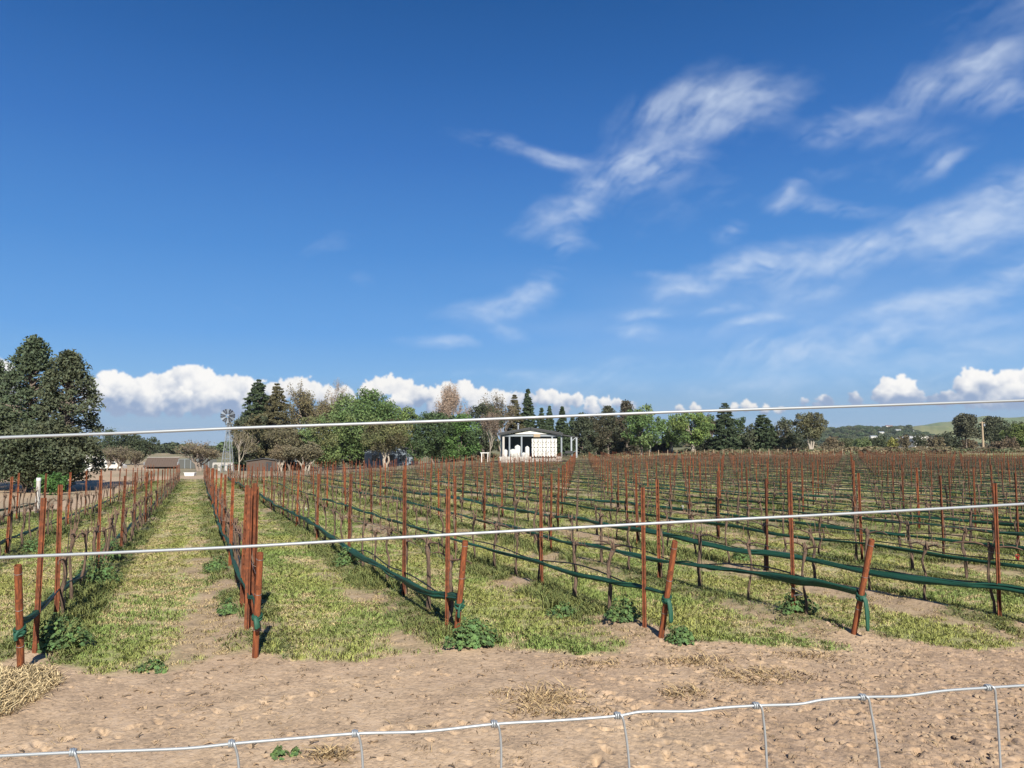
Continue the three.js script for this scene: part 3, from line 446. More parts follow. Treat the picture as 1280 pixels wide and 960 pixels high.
// undergrowth filling the space below the crowns
const under = (list, Z, col, labels) => list.forEach(([px, y, w], i) => tree('understory_shrub', labels[i], 'shrub', px, Z + (i * 5 % 9), y, w, 'round', { col: col[i % col.length], low: 0, lobes: 10, leaf: .26, per: 42, fork: .1, bark: barkDark }));
under([[322, 556, 22], [352, 552, 24], [412, 550, 26], [446, 552, 24], [466, 554, 18], [500, 552, 22], [556, 552, 24], [588, 550, 18], [606, 546, 16]], 141, [C.cedar, C.brownCon, C.deep, [.06, .09, .03]], ['dark undergrowth below the tall cypress', 'brown undergrowth below the brown green conifer', 'green undergrowth under the grey green willow', 'dark undergrowth under the largest willow', 'low shrub left of the white forked trunks', 'low shrub right of the white forked trunks', 'shrub at the feet of the laurels', 'shrub at the outer edge of the laurels', 'dark shrub by the shed side wall']);
under([[726, 542, 20], [750, 542, 22], [776, 542, 22], [804, 546, 20], [880, 545, 18], [912, 541, 20], [938, 543, 18], [962, 542, 18], [990, 543, 18]], 182, [[.04, .05, .026], [.055, .052, .03]], ['dark undergrowth past the shed lean-to', 'dark shrub under the ragged evergreen', 'dark shrub under the russet evergreen', 'shrub under the light green maple', 'shrub beside the fresh oak trunk', 'dark shrub under the narrow tipped cypress', 'low dark shrub under the olive evergreen', 'shrub under the flat layered evergreen', 'shrub below the dusky eucalyptus']);
// right: scrub along the field edge, then bigger trees on the knoll
const scrubLabels = ['brown scrub oak at the vineyard corner beside the white trunked eucalyptus', 'low olive scrub in front of the wooded hill', 'pale green scrub below the hill houses', 'dark bush before the yellow green willow', 'yellow green willow bush in the far hedge', 'brown hedge tree left of the white barn', 'dark hedge tree touching the white barn roof', 'grey brown hedge tree past the white barn', 'tall dark hedge tree by the green hill', 'brown rounded hedge tree before the white truck', 'dark bush behind the white truck', 'low brown scrub under the knoll pines'];
[[1042, 545, 11], [1058, 548, 12], [1078, 547, 13], [1098, 546, 11], [1116, 547, 8], [1130, 543, 10], [1150, 541, 10], [1162, 545, 11], [1180, 539, 11], [1174, 546, 9], [1192, 547, 10], [1212, 550, 12]].forEach(([px, y, w], i) => tree('hedge_tree', scrubLabels[i], 'tree', px, 205 + (i * 37 % 30), y, w, 'round', { col: [[.12, .095, .055], [.085, .10, .045], [.10, .135, .05], [.05, .065, .03], [.24, .235, .06], [.11, .09, .05], [.05, .06, .03], [.10, .085, .055], [.05, .06, .032], [.12, .10, .055], [.05, .06, .03], [.11, .085, .05]][i], low: 0, lobes: 9, leaf: .34, per: 45, fork: .15 }));
tree('monterey_pine', 'broad dark pine on the knoll beside the pole', 'tree', 1208, 215, 520, 15, 'pine', { col: [.068, .07, .04], clumps: 60, clump: 1.2, leaf: .4, fill: 1.6, low: .35, shape: t => t < .7 ? .9 : lerp(.9, .5, (t - .7) / .3) });
tree('monterey_pine', 'rounded dark pine on the knoll past the pole', 'tree', 1242, 220, 523, 14, 'pine', { col: [.066, .074, .04], clumps: 50, clump: 1.2, leaf: .4, fill: 1.6, low: .25, shape: t => t < .7 ? .95 : lerp(.95, .5, (t - .7) / .3) });
tree('leafy_tree', 'yellow green bushy tree at the foot of the knoll', 'tree', 1270, 190, 531, 20, 'round', { col: [.10, .135, .03], col2: [.06, .08, .03], low: 0, lobes: 14, leaf: .32, per: 60 });
tree('leafy_tree', 'dark bushy tree behind the yellow green one', 'tree', 1262, 205, 528, 22, 'round', { col: [.05, .062, .03], low: 0, lobes: 12, leaf: .34, per: 50 });
tree('hedge_tree', 'brown scrub below the yellow green bushy tree', 'tree', 1256, 186, 551, 16, 'round', { col: [.10, .075, .045], low: 0, lobes: 9, leaf: .28, per: 50 });

{ // rough scrub along the far headland
  const r = rng(616), L = new Leaves(); for (let i = 0; i < 90; i++) { const a = r() * 6.2832, d = Math.sqrt(r()); L.quad(Math.cos(a) * d, .1 + r() * .8 * (1 - d * .6), Math.sin(a) * d, .22, .1, r, vary([1, 1, 1], r, .3)); }
  const list = []; for (let i = 0; i < 1500; i++) { const px = 560 + r() * 760, Z = 128 + r() * 66; const X = atPx(px, Z); if (qOf(X, Z) < rowEnd(pOf(X, Z)) + 4) continue; if (r() > clamp(.25 + fbm(X * .05, Z * .09, 3) * 1.3 + sst(900, 1100, px) * .5)) continue; list.push([X, ground(X, Z), -Z, .35 + r() * .7 * (px > 980 ? 1.3 : .8), r() < .5 ? [.12, .095, .055] : r() < .5 ? [.10, .11, .05] : [.2, .17, .09]]); }
  const m = new THREE.InstancedMesh(L.geo(), leafMat, list.length), d = new THREE.Object3D(); list.forEach(([x, y, z, s, c], i) => { d.position.set(x, y, z); d.scale.set(s * 1.5, s, s * 1.5); d.rotation.y = i; d.updateMatrix(); m.setMatrixAt(i, d.matrix); m.setColorAt(i, new THREE.Color().setRGB(...c)); });
  m.name = 'field_scrub'; m.castShadow = m.receiveShadow = true; tag(m, 'low brown scrub along the far headland', 'scrub', null, 'stuff'); scene.add(m);
}
// far woods that read as one mass: clumps spread over the wooded hill and the plain
{
  const r = rng(61), L = new Leaves(); for (let i = 0; i < 340; i++) { const a = r() * 6.2832, u = 2 * r() - 1, s = Math.sqrt(1 - u * u), d = .55 + .45 * r(); L.quad(Math.cos(a) * s * d, .75 + u * d * .75, Math.sin(a) * s * d, .17 + r() * .12, .09 + r() * .07, r, vary([1, 1, 1], r, .25)); }
  const g = L.geo(), list = [], pa = woodGeo.attributes.position;
  for (let i = 0; i < 3000; i++) { const k = Math.floor(r() * pa.count); const x = pa.getX(k) + (r() - .5) * 26, y = pa.getY(k), z = pa.getZ(k) + (r() - .5) * 26; if (y > -2) list.push([x, y - 1, z, 2.2 + r() * 3.2, r() < .8 ? [.045 + r() * .02, .06 + r() * .03, .03] : [.09, .11, .05]]); }
  const m = new THREE.InstancedMesh(g, leafMat, list.length), d = new THREE.Object3D(); list.forEach(([x, y, z, s, c], i) => { d.position.set(x, y, z); d.scale.set(s * 1.2, s, s * 1.2); d.rotation.y = i; d.updateMatrix(); m.setMatrixAt(i, d.matrix); m.setColorAt(i, new THREE.Color().setRGB(...c)); });
  m.name = 'hillside_wood'; m.castShadow = m.receiveShadow = true; tag(m, 'dark oak wood covering the hill with houses', 'wood', null, 'stuff'); scene.add(m);
  const list2 = []; for (let i = 0; i < 900; i++) { const Z = 400 + Math.pow(r(), 1.4) * 800, px = -300 + r() * 1900; if (px > 560 && px < 1030 && r() < .5) continue; if (px > 1020 && r() < .55) continue; const X = atPx(px, Z); list2.push([X, ground(X, Z) - .5, -Z, (px > 1020 ? .55 : 1) * (2.2 + r() * 3.2), r() < .5 ? [.05, .065, .03] : r() < .5 ? [.10, .09, .05] : [.085, .12, .045]]); }
  const m2 = new THREE.InstancedMesh(g, leafMat, list2.length); list2.forEach(([x, y, z, s, c], i) => { d.position.set(x, y, z); d.scale.set(s * 1.4, s, s * 1.4); d.rotation.y = i; d.updateMatrix(); m2.setMatrixAt(i, d.matrix); m2.setColorAt(i, new THREE.Color().setRGB(...c)); });
  m2.name = 'valley_wood'; m2.castShadow = m2.receiveShadow = true; tag(m2, 'far band of mixed trees across the valley floor', 'wood', null, 'stuff'); scene.add(m2);
}

// ---------------------------------------------------------------- buildings and yard things
const place = (px, Z, name, label, cat, group) => { const X = atPx(px, Z); return thing(name, label, cat, V(X, ground(X, Z), Z), group); };
// prism with a gable end facing the camera (local +z toward the camera): outline in x,y pushed back by d
const prism = (pts, z0, z1) => { const s = new THREE.Shape(); pts.forEach(([x, y], i) => i ? s.lineTo(x, y) : s.moveTo(x, y)); const g = new THREE.ExtrudeGeometry(s, { depth: z1 - z0, bevelEnabled: false }); g.translate(0, 0, z0); return g; };
{ // open fronted shed at the far side of the vines
  const Z = 106, m = Z / FPX, t = place(663, Z, 'open_shed', 'grey roofed open shed with white gable, stacked bins standing under it', 'shed'), b = (t.position.y += .62), Y = py => hPx(py, Z) - b, Xp = px => (px - 663) * m, eave = Y(542), peak = Y(535);
  part('floor_slab', box(8.6, .84, 9.4, 0, -.30, -4.2), M.concrete, t);
  part('back_wall', box(8.1, eave, .14, 0, eave / 2 + .1, -8.8), M.blueGrey, t);
  part('side_wall', box(.14, eave - .05, 8.3, Xp(626.5), eave / 2 + .05, -4.6), M.blueGrey, t);
  for (const s of [-1, 1]) { const w = Math.hypot(Xp(703), peak - eave), a = Math.atan2(peak - eave, Xp(703)); part('roof_panel', box(w + .12, .09, 9.9, s * Xp(703) / 2, (peak + eave) / 2 + .05, -4.15, 0, 0, -s * a), M.roof, t); part('fascia', box(w + .05, .26, .06, s * Xp(703) / 2, (peak + eave) / 2 - .13, .86, 0, 0, -s * a), M.darkGrey, t); }
  part('gable_wall', prism([[Xp(643), eave - .08], [Xp(684), eave - .08], [Xp(664), peak - .26]], .52, .62), M.whitePaint, t);
  part('header_beam', box(Xp(701) - Xp(626), .28, .18, 0, eave - .26, .4), M.grey, t);
  for (const px of [629.5, 637, 652, 690, 701.5]) part('column', box(px === 629.5 ? .28 : .2, eave - .3, .2, Xp(px), (eave - .3) / 2 + .1, .35), px === 629.5 ? M.concrete : M.grey, t);
  const lt = part('lean_to_roof', box(Xp(723) - Xp(702.5), .12, 5.5, Xp(712.7), Y(545.2), -2.6, 0, 0, -.16), M.roof, t); for (const px of [714, 720.5]) { const c = part('lean_to_post', box(.2, Y(546.5), .18, Xp(px), Y(546.5) / 2, .05), M.galv, t); } part('brace', bar(new THREE.Vector3(Xp(714.5), Y(551), .1), new THREE.Vector3(Xp(720), Y(546.8), .1), .06), M.galv, t); part('roof_vent', merge([new THREE.CylinderGeometry(.12, .12, .8, 10).translate(Xp(648), peak + .2, -3), new THREE.ConeGeometry(.22, .22, 10).translate(Xp(648), peak + .68, -3)]), M.galv, t);
  { const [x, w] = [Xp(671), .9]; const s = part('sign_board', box(w, .42, .05, x, Y(544.5), .58), M.tanWood, t); }
  // the stack of white slotted fruit bins
  const binW = 1.12, binH = .60, body = (() => { const l = [box(binW, binH - .1, 1.1, 0, .1 + (binH - .1) / 2, 0)]; for (const x of [-.42, 0, .42]) l.push(box(.16, .1, 1.06, x, .05, 0)); return merge(l); })(), slot = box(.24, .08, .02, 0, 0, .553), rim = box(binW + .04, .05, .04, 0, binH - .03, .56);
  for (let c = 0; c < 3; c++) for (let h = 0; h < 4; h++) { const o = thing('fruit_bin', `white slotted fruit bin, ${['bottom', 'second', 'third', 'top'][h]} of the ${['stack beside the white tanks', 'middle stack', 'stack by the lean-to'][c]}`, 'bin', V(t.position.x + Xp(669.7 + c * 10.35), b + .13 + h * (binH + .012), Z - .3), 'white fruit bins in the shed'); part('tub', body, M.whitePaint, o); part('rim', rim, M.white, o); for (const y of [.24, .42]) for (const x of c === 0 ? [-.3, .3] : [-.26, .26]) { const s = part('slot', slot, M.darkGrey, o); s.position.set(x, y, 0); } }
  const wl = (name, label, cat, px, w, h, g) => { const o = thing(name, label, cat, V(t.position.x + Xp(px), b + .125, Z - .1)); return o; };
  const tank = (px, r, h, label) => { const o = wl('plastic_tank', label, 'tank', px); part('shell', new THREE.LatheGeometry([[0, 0], [r, 0], [r, h * .8], [r * .85, h * .93], [r * .3, h], [0, h]].map(a => new THREE.Vector2(...a)), 16), M.white, o); part('lid', new THREE.CylinderGeometry(r * .3, r * .3, .08, 12).translate(0, h + .03, 0), M.grey, o); };
  tank(647, .42, 1.55, 'tall white plastic tank between the shed columns'); tank(641, .5, 1.0, 'squat white plastic tank near the shed corner'); tank(632, .28, .95, 'slim white drum at the shed corner column'); tank(654.5, .26, .55, 'small white drum beside the inner column'); tank(659, .3, 1.4, 'grey white tank next to the bin stacks');
  const rk = wl('pallet_jack', 'dark barrow parked under the lean-to roof', 'barrow', 711); part('tray', box(1.1, .35, .7, 0, .62, 0), M.darkGrey, rk); part('wheel', new THREE.TorusGeometry(.2, .06, 8, 16).translate(-.5, .26, 0), M.black, rk); for (const z of [-.25, .25]) part('leg', box(.06, .5, .06, .4, .25, z), M.grey, rk); part('handle', bar(new THREE.Vector3(.5, .6, 0), new THREE.Vector3(1.1, .85, 0), .03), M.grey, rk);
  const fr = place(606, 112, 'goal_frame', 'small white timber frame beside the shed', 'frame'); for (const x of [-.45, .45]) part('post', box(.12, 1.3, .12, x, .65, 0), M.white, fr); part('crossbar', box(1.3, .12, .14, 0, 1.36, 0), M.white, fr);
}
{ // windmill
  const Z = 97, t = place(285, Z, 'windmill', 'metal farm windmill on a lattice tower above the vines', 'windmill'), b = t.position.y, top = hPx(531, Z) - b, hub = hPx(520, Z) - b, v = (x, y, z) => new THREE.Vector3(x, y, z);
  const L = (s, c, y) => { const k = lerp(.62, .12, y / top); return v(s * k, y, c * k); };
  for (const [s, c] of [[-1, -1], [1, -1], [1, 1], [-1, 1]]) part('tower_leg', tube([L(s, c, -.2), L(s, c, top)], .05, 6), M.steel, t);
  for (let i = 0; i < 7; i++) { const y0 = top * i / 7, y1 = top * (i + 1) / 7; for (const [a, d] of [[[-1, 1], [1, 1]], [[1, 1], [1, -1]], [[1, -1], [-1, -1]], [[-1, -1], [-1, 1]]]) { part('girt', tube([L(...a, y1), L(...d, y1)], .025, 4), M.steel, t); if (i < 6) part('cross_brace', tube([L(...a, y0), L(...d, y1)], .014, 4), M.steel, t); } }
  part('platform', box(.6, .06, .6, 0, top * .86, 0), M.steel, t); part('mast', bar(v(0, top, 0), v(0, hub, 0), .05), M.steel, t); part('gearbox', box(.22, .25, .5, 0, hub, .05), M.grey, t);
  const rot = new THREE.Group(); rot.name = 'rotor'; t.add(rot); rot.position.set(0, hub, .36); rot.rotation.y = .45; const R = .88;
  const blade = (() => { const s = new THREE.Shape(); s.moveTo(-.05, .26); s.lineTo(.05, .26); s.lineTo(.14, R); s.lineTo(-.14, R); s.closePath(); const g = new THREE.ExtrudeGeometry(s, { depth: .012, bevelEnabled: false }); g.rotateY(.55); return g; })();
  for (let i = 0; i < 18; i++) { const m = part('blade', blade, i % 3 ? M.darkGrey : M.grey, rot); m.rotation.z = i / 18 * Math.PI * 2; } part('rim', new THREE.TorusGeometry(.62, .014, 5, 36), M.steel, rot); part('hub', new THREE.CylinderGeometry(.1, .1, .14, 12).rotateX(Math.PI / 2), M.grey, rot);
  part('tail_vane', merge([box(.05, .05, 1.3, .3, 0, -.9, .4), box(.03, .5, .7, .62, 0, -1.65, .4)].map(g => g.translate(0, hub, 0))), M.steel, t); part('pump_rod', bar(v(0, 0, 0), v(0, top, 0), .018), M.steel, t);
}
// sheds beside the lane
function barn(px, Z, w, d, hgt, rise, wallM, roofM, name, label, turn = 0, opts = {}) {
  const t = place(px, Z, name, label, opts.cat ?? 'shed'); t.rotation.y = turn;
  part('wall', prism([[-w / 2, -.3], [w / 2, -.3], [w / 2, hgt], [0, hgt + rise], [-w / 2, hgt]], -d / 2, d / 2), wallM, t);
  const L = Math.hypot(w / 2, rise) + .3, a = Math.atan2(rise, w / 2); for (const s of [-1, 1]) part('roof', box(L, .1, d + .5, s * (w / 4 + .1), hgt + rise / 2 + .04, 0, 0, 0, -s * a), roofM, t);
  for (const [x, y, ww, hh, m] of opts.win ?? []) { part('window', box(ww, hh, .06, x, y, d / 2 + .02), m ?? M.glass, t); }
  if (opts.door) { const [x, ww, hh] = opts.door; const dd = part('door', box(ww, hh, .07, x, hh / 2, d / 2 + .02), opts.doorM ?? M.darkGrey, t); part('handle', box(.04, .14, .06, x + ww * .35, hh * .5, d / 2 + .08), M.galv, dd); }
  return t;
}
{ const t = place(203, 150, 'machine_shed', 'low brown shed with sloping metal roof beside the lane', 'shed'); const w = 6.7; part('wall', box(w - .5, 1.5, 4.5, 0, .6, -2.6), M.black, t);
  part('roof', prism([[0, 0], [w, 0], [w - .25, 2.2], [.35, 2.2]], -.05, .05).rotateX(-.62).translate(-w / 2, .35, .6), M.brown, t); for (let i = 0; i < 13; i++) part('roof_rib', box(.05, 2.15, .04, -w / 2 + .5 + i * .47, 0, 0).translate(0, 1.1, .07).rotateX(-.62).translate(0, .35, .6), M.brown, t); part('ridge_cap', box(w - .4, .08, .3, 0, 2.2, -.72), M.concrete, t); for (const x of [-w / 2 + .1, w / 2 - .1]) part('post', box(.14, 1.6, .14, x, .5, .3), M.galv, t); }
{ const t = place(243, 150, 'mesh_pen', 'grey netted pen beside the brown shed', 'pen'); for (let i = 0; i < 6; i++) part('post', box(.1, 1.9, .1, -2.9 + i * 1.16, .9, 0), M.grey, t); part('netting', box(5.8, 1.7, .03, 0, .9, -.08), plain(.085, .09, .085, .9), t); part('rail', box(5.9, .08, .08, 0, 1.84, .02), M.grey, t); part('back_netting', box(5.8, 1.7, .03, 0, .9, -4), plain(.085, .09, .085, .9), t); }
function vehicle(px, Z, len, label, kind) {
  const t = place(px, Z, kind, label, kind === 'motorhome' ? 'motorhome' : 'car'); const big = kind === 'motorhome';
  const pr = big ? [[-len / 2, .45], [len / 2, .45], [len / 2, 2.7], [-len / 2 + 1.2, 2.75], [-len / 2 + 1.0, 2.0], [-len / 2 + .75, 1.35], [-len / 2, 1.2]] : [[-len / 2, .35], [len / 2, .35], [len / 2, .85], [len / 2 - .5, 1.0], [len / 2 - 1.1, 1.5], [-len / 2 + 1.3, 1.5], [-len / 2 + .7, 1.0], [-len / 2, .85]];
  part('body', prism(pr, -.9, .9), M.whitePaint, t); for (const x of [-len / 2 + .9, len / 2 - .9]) for (const z of [-.78, .80]) { const w = part('wheel', new THREE.TorusGeometry(.25, .11, 8, 16).translate(x, .34, z), M.black, t); part('rim', new THREE.CylinderGeometry(.17, .17, .16, 12).rotateX(Math.PI / 2).translate(x, .34, z), M.galv, w); }
  if (big) for (let i = 0; i < 3; i++) part('window', box(1.0, .6, .05, -len / 2 + 2.2 + i * 1.6, 1.9, .91), M.glass, t); else for (const x of [-.55, .5]) part('window', box(.9, .38, .05, x, 1.2, .89), M.glass, t);
  part('windscreen', box(.06, .5, 1.4, -len / 2 + (big ? .95 : 1.05), big ? 1.7 : 1.22, 0, 0, 0, -.5), M.glass, t); for (const z of [-.6, .6]) part('headlight', box(.06, .14, .3, -len / 2 - .02, .75, z), M.white, t);
}
vehicle(124, 140, 5.8, 'white motorhome parked behind the bare orchard trees', 'motorhome'); vehicle(142, 138, 4.2, 'white car parked next to the motorhome', 'parked_car');
{ const t = place(113.5, 126, 'portable_toilet', 'narrow white cabin at the edge of the evergreen shrub', 'cabin'); part('cabin', box(1.1, 1.9, 1.1, 0, .95, 0), M.whitePaint, t); part('door', box(.8, 1.6, .05, 0, .9, .56), M.white, t); part('roof', box(1.2, .1, 1.2, 0, 1.96, 0), M.white, t); }
{ const t = place(279, 126, 'white_arbor', 'row of white arches behind the windmill', 'arbour'); const arch = (() => { const s = new THREE.Shape(); s.moveTo(-.75, 0); s.lineTo(-.75, 1.75); s.lineTo(.75, 1.75); s.lineTo(.75, 0); s.lineTo(.5, 0); s.lineTo(.5, 1.0); s.absarc(0, 1.0, .5, 0, Math.PI, false); s.lineTo(-.5, 0); s.closePath(); return new THREE.ExtrudeGeometry(s, { depth: .12, bevelEnabled: false }); })(); for (let i = 0; i < 3; i++) { const a = part('arch', arch, M.concrete, t); a.position.set(-1.5 + i * 1.52, 0, 0); } part('top_rail', box(4.7, .12, .2, 0, 1.82, .06), M.concrete, t); t.scale.setScalar(.72); }
{ const t = place(240, 77, 'water_trough', 'small white trough lying at the end of the grass aisle', 'trough'); part('tub', (() => { const s = new THREE.Shape(); s.moveTo(-.42, 0); s.lineTo(.42, 0); s.lineTo(.5, .3); s.lineTo(-.5, .3); s.closePath(); return new THREE.ExtrudeGeometry(s, { depth: .45, bevelEnabled: true, bevelSize: .02, bevelThickness: .02, bevelSegments: 2 }); })(), M.white, t); part('rim', box(1.1, .04, .55, 0, .32, .22), M.white, t); }
barn(332, 124, 5.2, 4, 1.6, .4, M.brown, M.roof, 'garden_shed', 'dark timber shed under the brown twiggy trees', .2, { door: [.8, .9, 1.5] });
barn(350, 138, 7, 6, 2.3, 1.0, M.blueGrey, M.roof, 'cottage', 'blue grey cottage peeping out behind the twiggy trees', .1, { win: [[-1.5, 1.4, 1, .9], [1.6, 1.4, 1, .9]], cat: 'house' });
barn(490, 132, 8, 7, 2.6, 1.2, M.blueGrey, M.roof, 'cottage', 'blue grey house behind the white forked trunks', 0, { win: [[-2.2, 1.5, 1.2, 1], [.2, 1.5, 1.2, 1], [2.4, 1.5, 1, 1]], cat: 'house' });
{ const t = place(825, 178, 'garden_pavilion', 'grey open pavilion with hipped roof beside the leaning green tree', 'pavilion'); const rg = new THREE.ConeGeometry(4.2, 1.1, 4, 1); rg.rotateY(Math.PI / 4); rg.scale(1, 1, .7); rg.translate(0, 2.75, 0); part('roof', rg, M.grey, t); for (const x of [-2.5, 2.5]) for (const z of [-1.6, 1.6]) part('post', box(.22, 2.3, .22, x, 1.1, z), M.concrete, t); part('back_wall', box(5, 2, .1, 0, 1.05, -1.7), M.darkGrey, t); }
barn(1145, 236, 8, 7, 3.2, .7, M.whitePaint, M.whitePaint, 'white_barn', 'white metal barn among the hedge trees', .3, { door: [-1.5, 2.4, 2.5], win: [[2, 2, 1, 1]] });
vehicle(1196, 225, 5.2, 'white van below the knoll beside the hedge', 'parked_van');
{ const t = place(1229, 205, 'utility_pole', 'weathered wooden utility pole between the two knoll pines', 'pole'); const h = hPx(527, 205) - t.position.y; part('pole', new THREE.CylinderGeometry(.2, .32, h + .4, 10).translate(0, h / 2 - .2, 0), M.tanWood, t); part('crossarm', box(1.5, .14, .14, 0, h - .3, 0), M.tanWood, t); part('transformer', new THREE.CylinderGeometry(.24, .24, .6, 10).translate(.4, h - .9, .2), M.grey, t); }
// houses on the wooded hill, each standing on its slope
[[1110, 534, 'long pale house with red roof on top of the wooded hill', 20], [1121, 540, 'pale house below the hilltop house', 14], [1138, 541, 'small white house on the bare shoulder of the hill', 10], [1090, 548, 'pale house at the foot of the wooded hill', 17], [1100, 543, 'low white house half hidden in the hillside oaks', 13]].forEach(([px, py, lab, w], i) => {
  let a = 0; while (a < woodLine.length - 2 && px > woodLine[a + 1][0]) a++; const tt = clamp((px - woodLine[a][0]) / (woodLine[a + 1][0] - woodLine[a][0])), top = hPx(lerp(woodLine[a][1], woodLine[a + 1][1], tt * tt * (3 - 2 * tt)), 1500); let Z = 1180; const surf = z => lerp(-6, top, Math.cos((z - 1500) / 330 * Math.PI / 2) ** 1.3); while (Z < 1495 && surf(Z) < hPx(py + 2, Z)) Z += 4;
  const X = atPx(px, Z), t = thing('hill_house', lab, 'house', V(X, surf(Z) + 3.5, Z - 6)); t.scale.setScalar(.62); const d = 8, hh = 4; part('wall', prism([[-w / 2, -8], [w / 2, -8], [w / 2, hh], [-w / 2, hh]], -d / 2, d / 2), M.whitePaint, t); part('roof', prism([[-d / 2 - .6, hh], [d / 2 + .6, hh], [0, hh + 2.2]], -w / 2 - .6, w / 2 + .6).rotateY(Math.PI / 2), i === 0 ? plain(.22, .10, .07) : M.grey, t); for (let k = 0; k < 3; k++) part('window', box(1.6, 1.4, .1, -w / 3 + k * w / 3, 1.8, d / 2 + .05), M.glass, t); });
// pole fence along the far edge of the tan field
{ for (let i = 0; i < 26; i++) { const px = 800 + i * 11.5, Z = 150, X = atPx(px, Z); single('field_post', new THREE.CylinderGeometry(.06, .07, 1.3, 7).translate(X, ground(X, Z) + .5, -Z), M.tanWood, 'thin wooden post in the line along the tan field', 'post', 'posts along the tan field'); } }

// ---------------------------------------------------------------- the vineyard
const rows = []; for (let k = -2; k <= 62; k++) { const p = P0 + k * ROW; const q0 = k === -2 ? 9.2 : [8.1, 7.77, 7.49, 7.38, 6.63, 6.03, 5.45, 4.95, 4.4][k + 1] ?? Math.max(-14, 4.4 - (k - 7) * .55); rows.push({ k, p, q0, q1: k === -2 ? 30.5 : Math.floor((rowEnd(p) - Q0) / STEP) * STEP + Q0 }); }
const gy = (p, q) => { const [X, Z] = XZ(p, q); return ground(X, Z); };
const VP = (p, q, up) => { const [X, Z] = XZ(p, q); return V(X, ground(X, Z) + up, Z); };
const project = (X, Z) => { const fw = Z * CP - (EYE - ground(X, Z)) * SP; return 640 + FPX * X / fw; };
const seen = (p, q, m = 60) => { const [X, Z] = XZ(p, q); if (Z < 3) return false; const x = project(X, Z); return x > -m && x < 1280 + m; };

// ---- end posts: rusted drill pipe leaning out of the row
const endPostLabels = { 0: 'rusty pipe end post beside the straw heap', 1: 'rusty pipe end post next to a bundle of three stakes', 2: 'rusty pipe end post with a leafy mallow at its foot', 3: 'slotted rusty pipe end post with a short green net tail', 4: 'strongly leaning rusty pipe end post with a long knotted green net tail' };
const pipeShape = (len, r) => { const pts = [[0, -.25], [r, -.25]]; for (const [y, k] of [[.10, 1], [.30, 1], [.305, 1.06], [.32, 1.06], [.325, 1], [.52, 1], [.66, 1], [.665, 1.045], [.70, 1.045], [.705, 1], [.88, 1], [.985, 1], [1, .93]]) pts.push([r * k, len * y]); pts.push([r * .80, len], [r * .80, len - .12], [0, len - .12]); const g = new THREE.LatheGeometry(pts.map(([x, y]) => new THREE.Vector2(x, y)), 20); const u = g.attributes.uv; for (let i = 0; i < u.count; i++) u.setXY(i, u.getX(i) * 2, u.getY(i) * 4); return g; };
const postGeo = pipeShape(1.0, .0285), ringGeo = new THREE.TorusGeometry(.0305, .0018, 5, 20).rotateX(Math.PI / 2);
const ORD = ['first', 'second', 'third', 'fourth', 'fifth', 'sixth', 'seventh', 'eighth', 'ninth', 'tenth', 'eleventh', 'twelfth', 'thirteenth', 'fourteenth', 'fifteenth', 'sixteenth', 'seventeenth', 'eighteenth', 'nineteenth', 'twentieth', 'twenty-first', 'twenty-second', 'twenty-third', 'twenty-fourth', 'twenty-fifth', 'twenty-sixth', 'twenty-seventh', 'twenty-eighth', 'twenty-ninth', 'thirtieth'];
const rowHead = { 0: 'the end post by the straw heap', 1: 'the end post with bundled stakes', 2: 'the end post with the mallow', 3: 'the slotted end post', 4: 'the strongly leaning end post' };
const rowName = k => k === -2 ? 'the short row by the lane' : k === -1 ? 'the row between short row and straw heap' : k <= 12 ? `the ${ORD[k - 5]} row past the strongly leaning end post` : 'the far rows';
const rowDir = new THREE.Vector3(DX, 0, -DZ);
const endPosts = {};
function endPost(k, p, q, lean, out, label, group) {
  const t = thing('end_post', label, 'post', VP(p, q, 0), group);
  const up = new THREE.Vector3(0, 1, 0).addScaledVector(rowDir, -lean * out).normalize();
  t.quaternion.setFromUnitVectors(new THREE.Vector3(0, 1, 0), up); t.rotateY(k * 1.7);
  part('pipe', postGeo, M.rust, t); for (const y of [.93, .60, .26]) { const w = part('wire_wrap', ringGeo, M.thinWire, t); w.position.y = y + (k % 3) * .012; w.rotation.x = .05; }
  return t;
}
for (const { k, p, q0, q1 } of rows) {
  if (k <= 8) endPosts[k] = endPost(k, p, q0, k === 0 ? .36 : .28, 1, endPostLabels[k] ?? 'rusty pipe end post at the head of an outer row', endPostLabels[k] ? undefined : 'end posts of the outer rows');
  if (q1 > q0 + 4 && seen(p, q1 + 1, 30)) { if (k === -2) continue; endPost(k + 5, p, q1 + 1.1, .28, -1, 'rusty pipe end post at the far end of a row', 'end posts at the far ends of the rows'); }
}
{ const b = box(.12, .035, .006, 0, .16, .0295); part('slot', b, M.black, endPosts[3]).scale.x = .12; }
{ // pale topped wooden post where the short row ends
  const t = thing('wooden_post', 'grey wooden post with a white top where the short row ends', 'post', VP(rows[0].p, 31, 0)); part('post', new THREE.CylinderGeometry(.07, .08, 1.25, 10).translate(0, .5, 0), M.concrete, t); part('cap', new THREE.CylinderGeometry(.078, .078, .1, 10).translate(0, 1.16, 0), M.white, t);
}

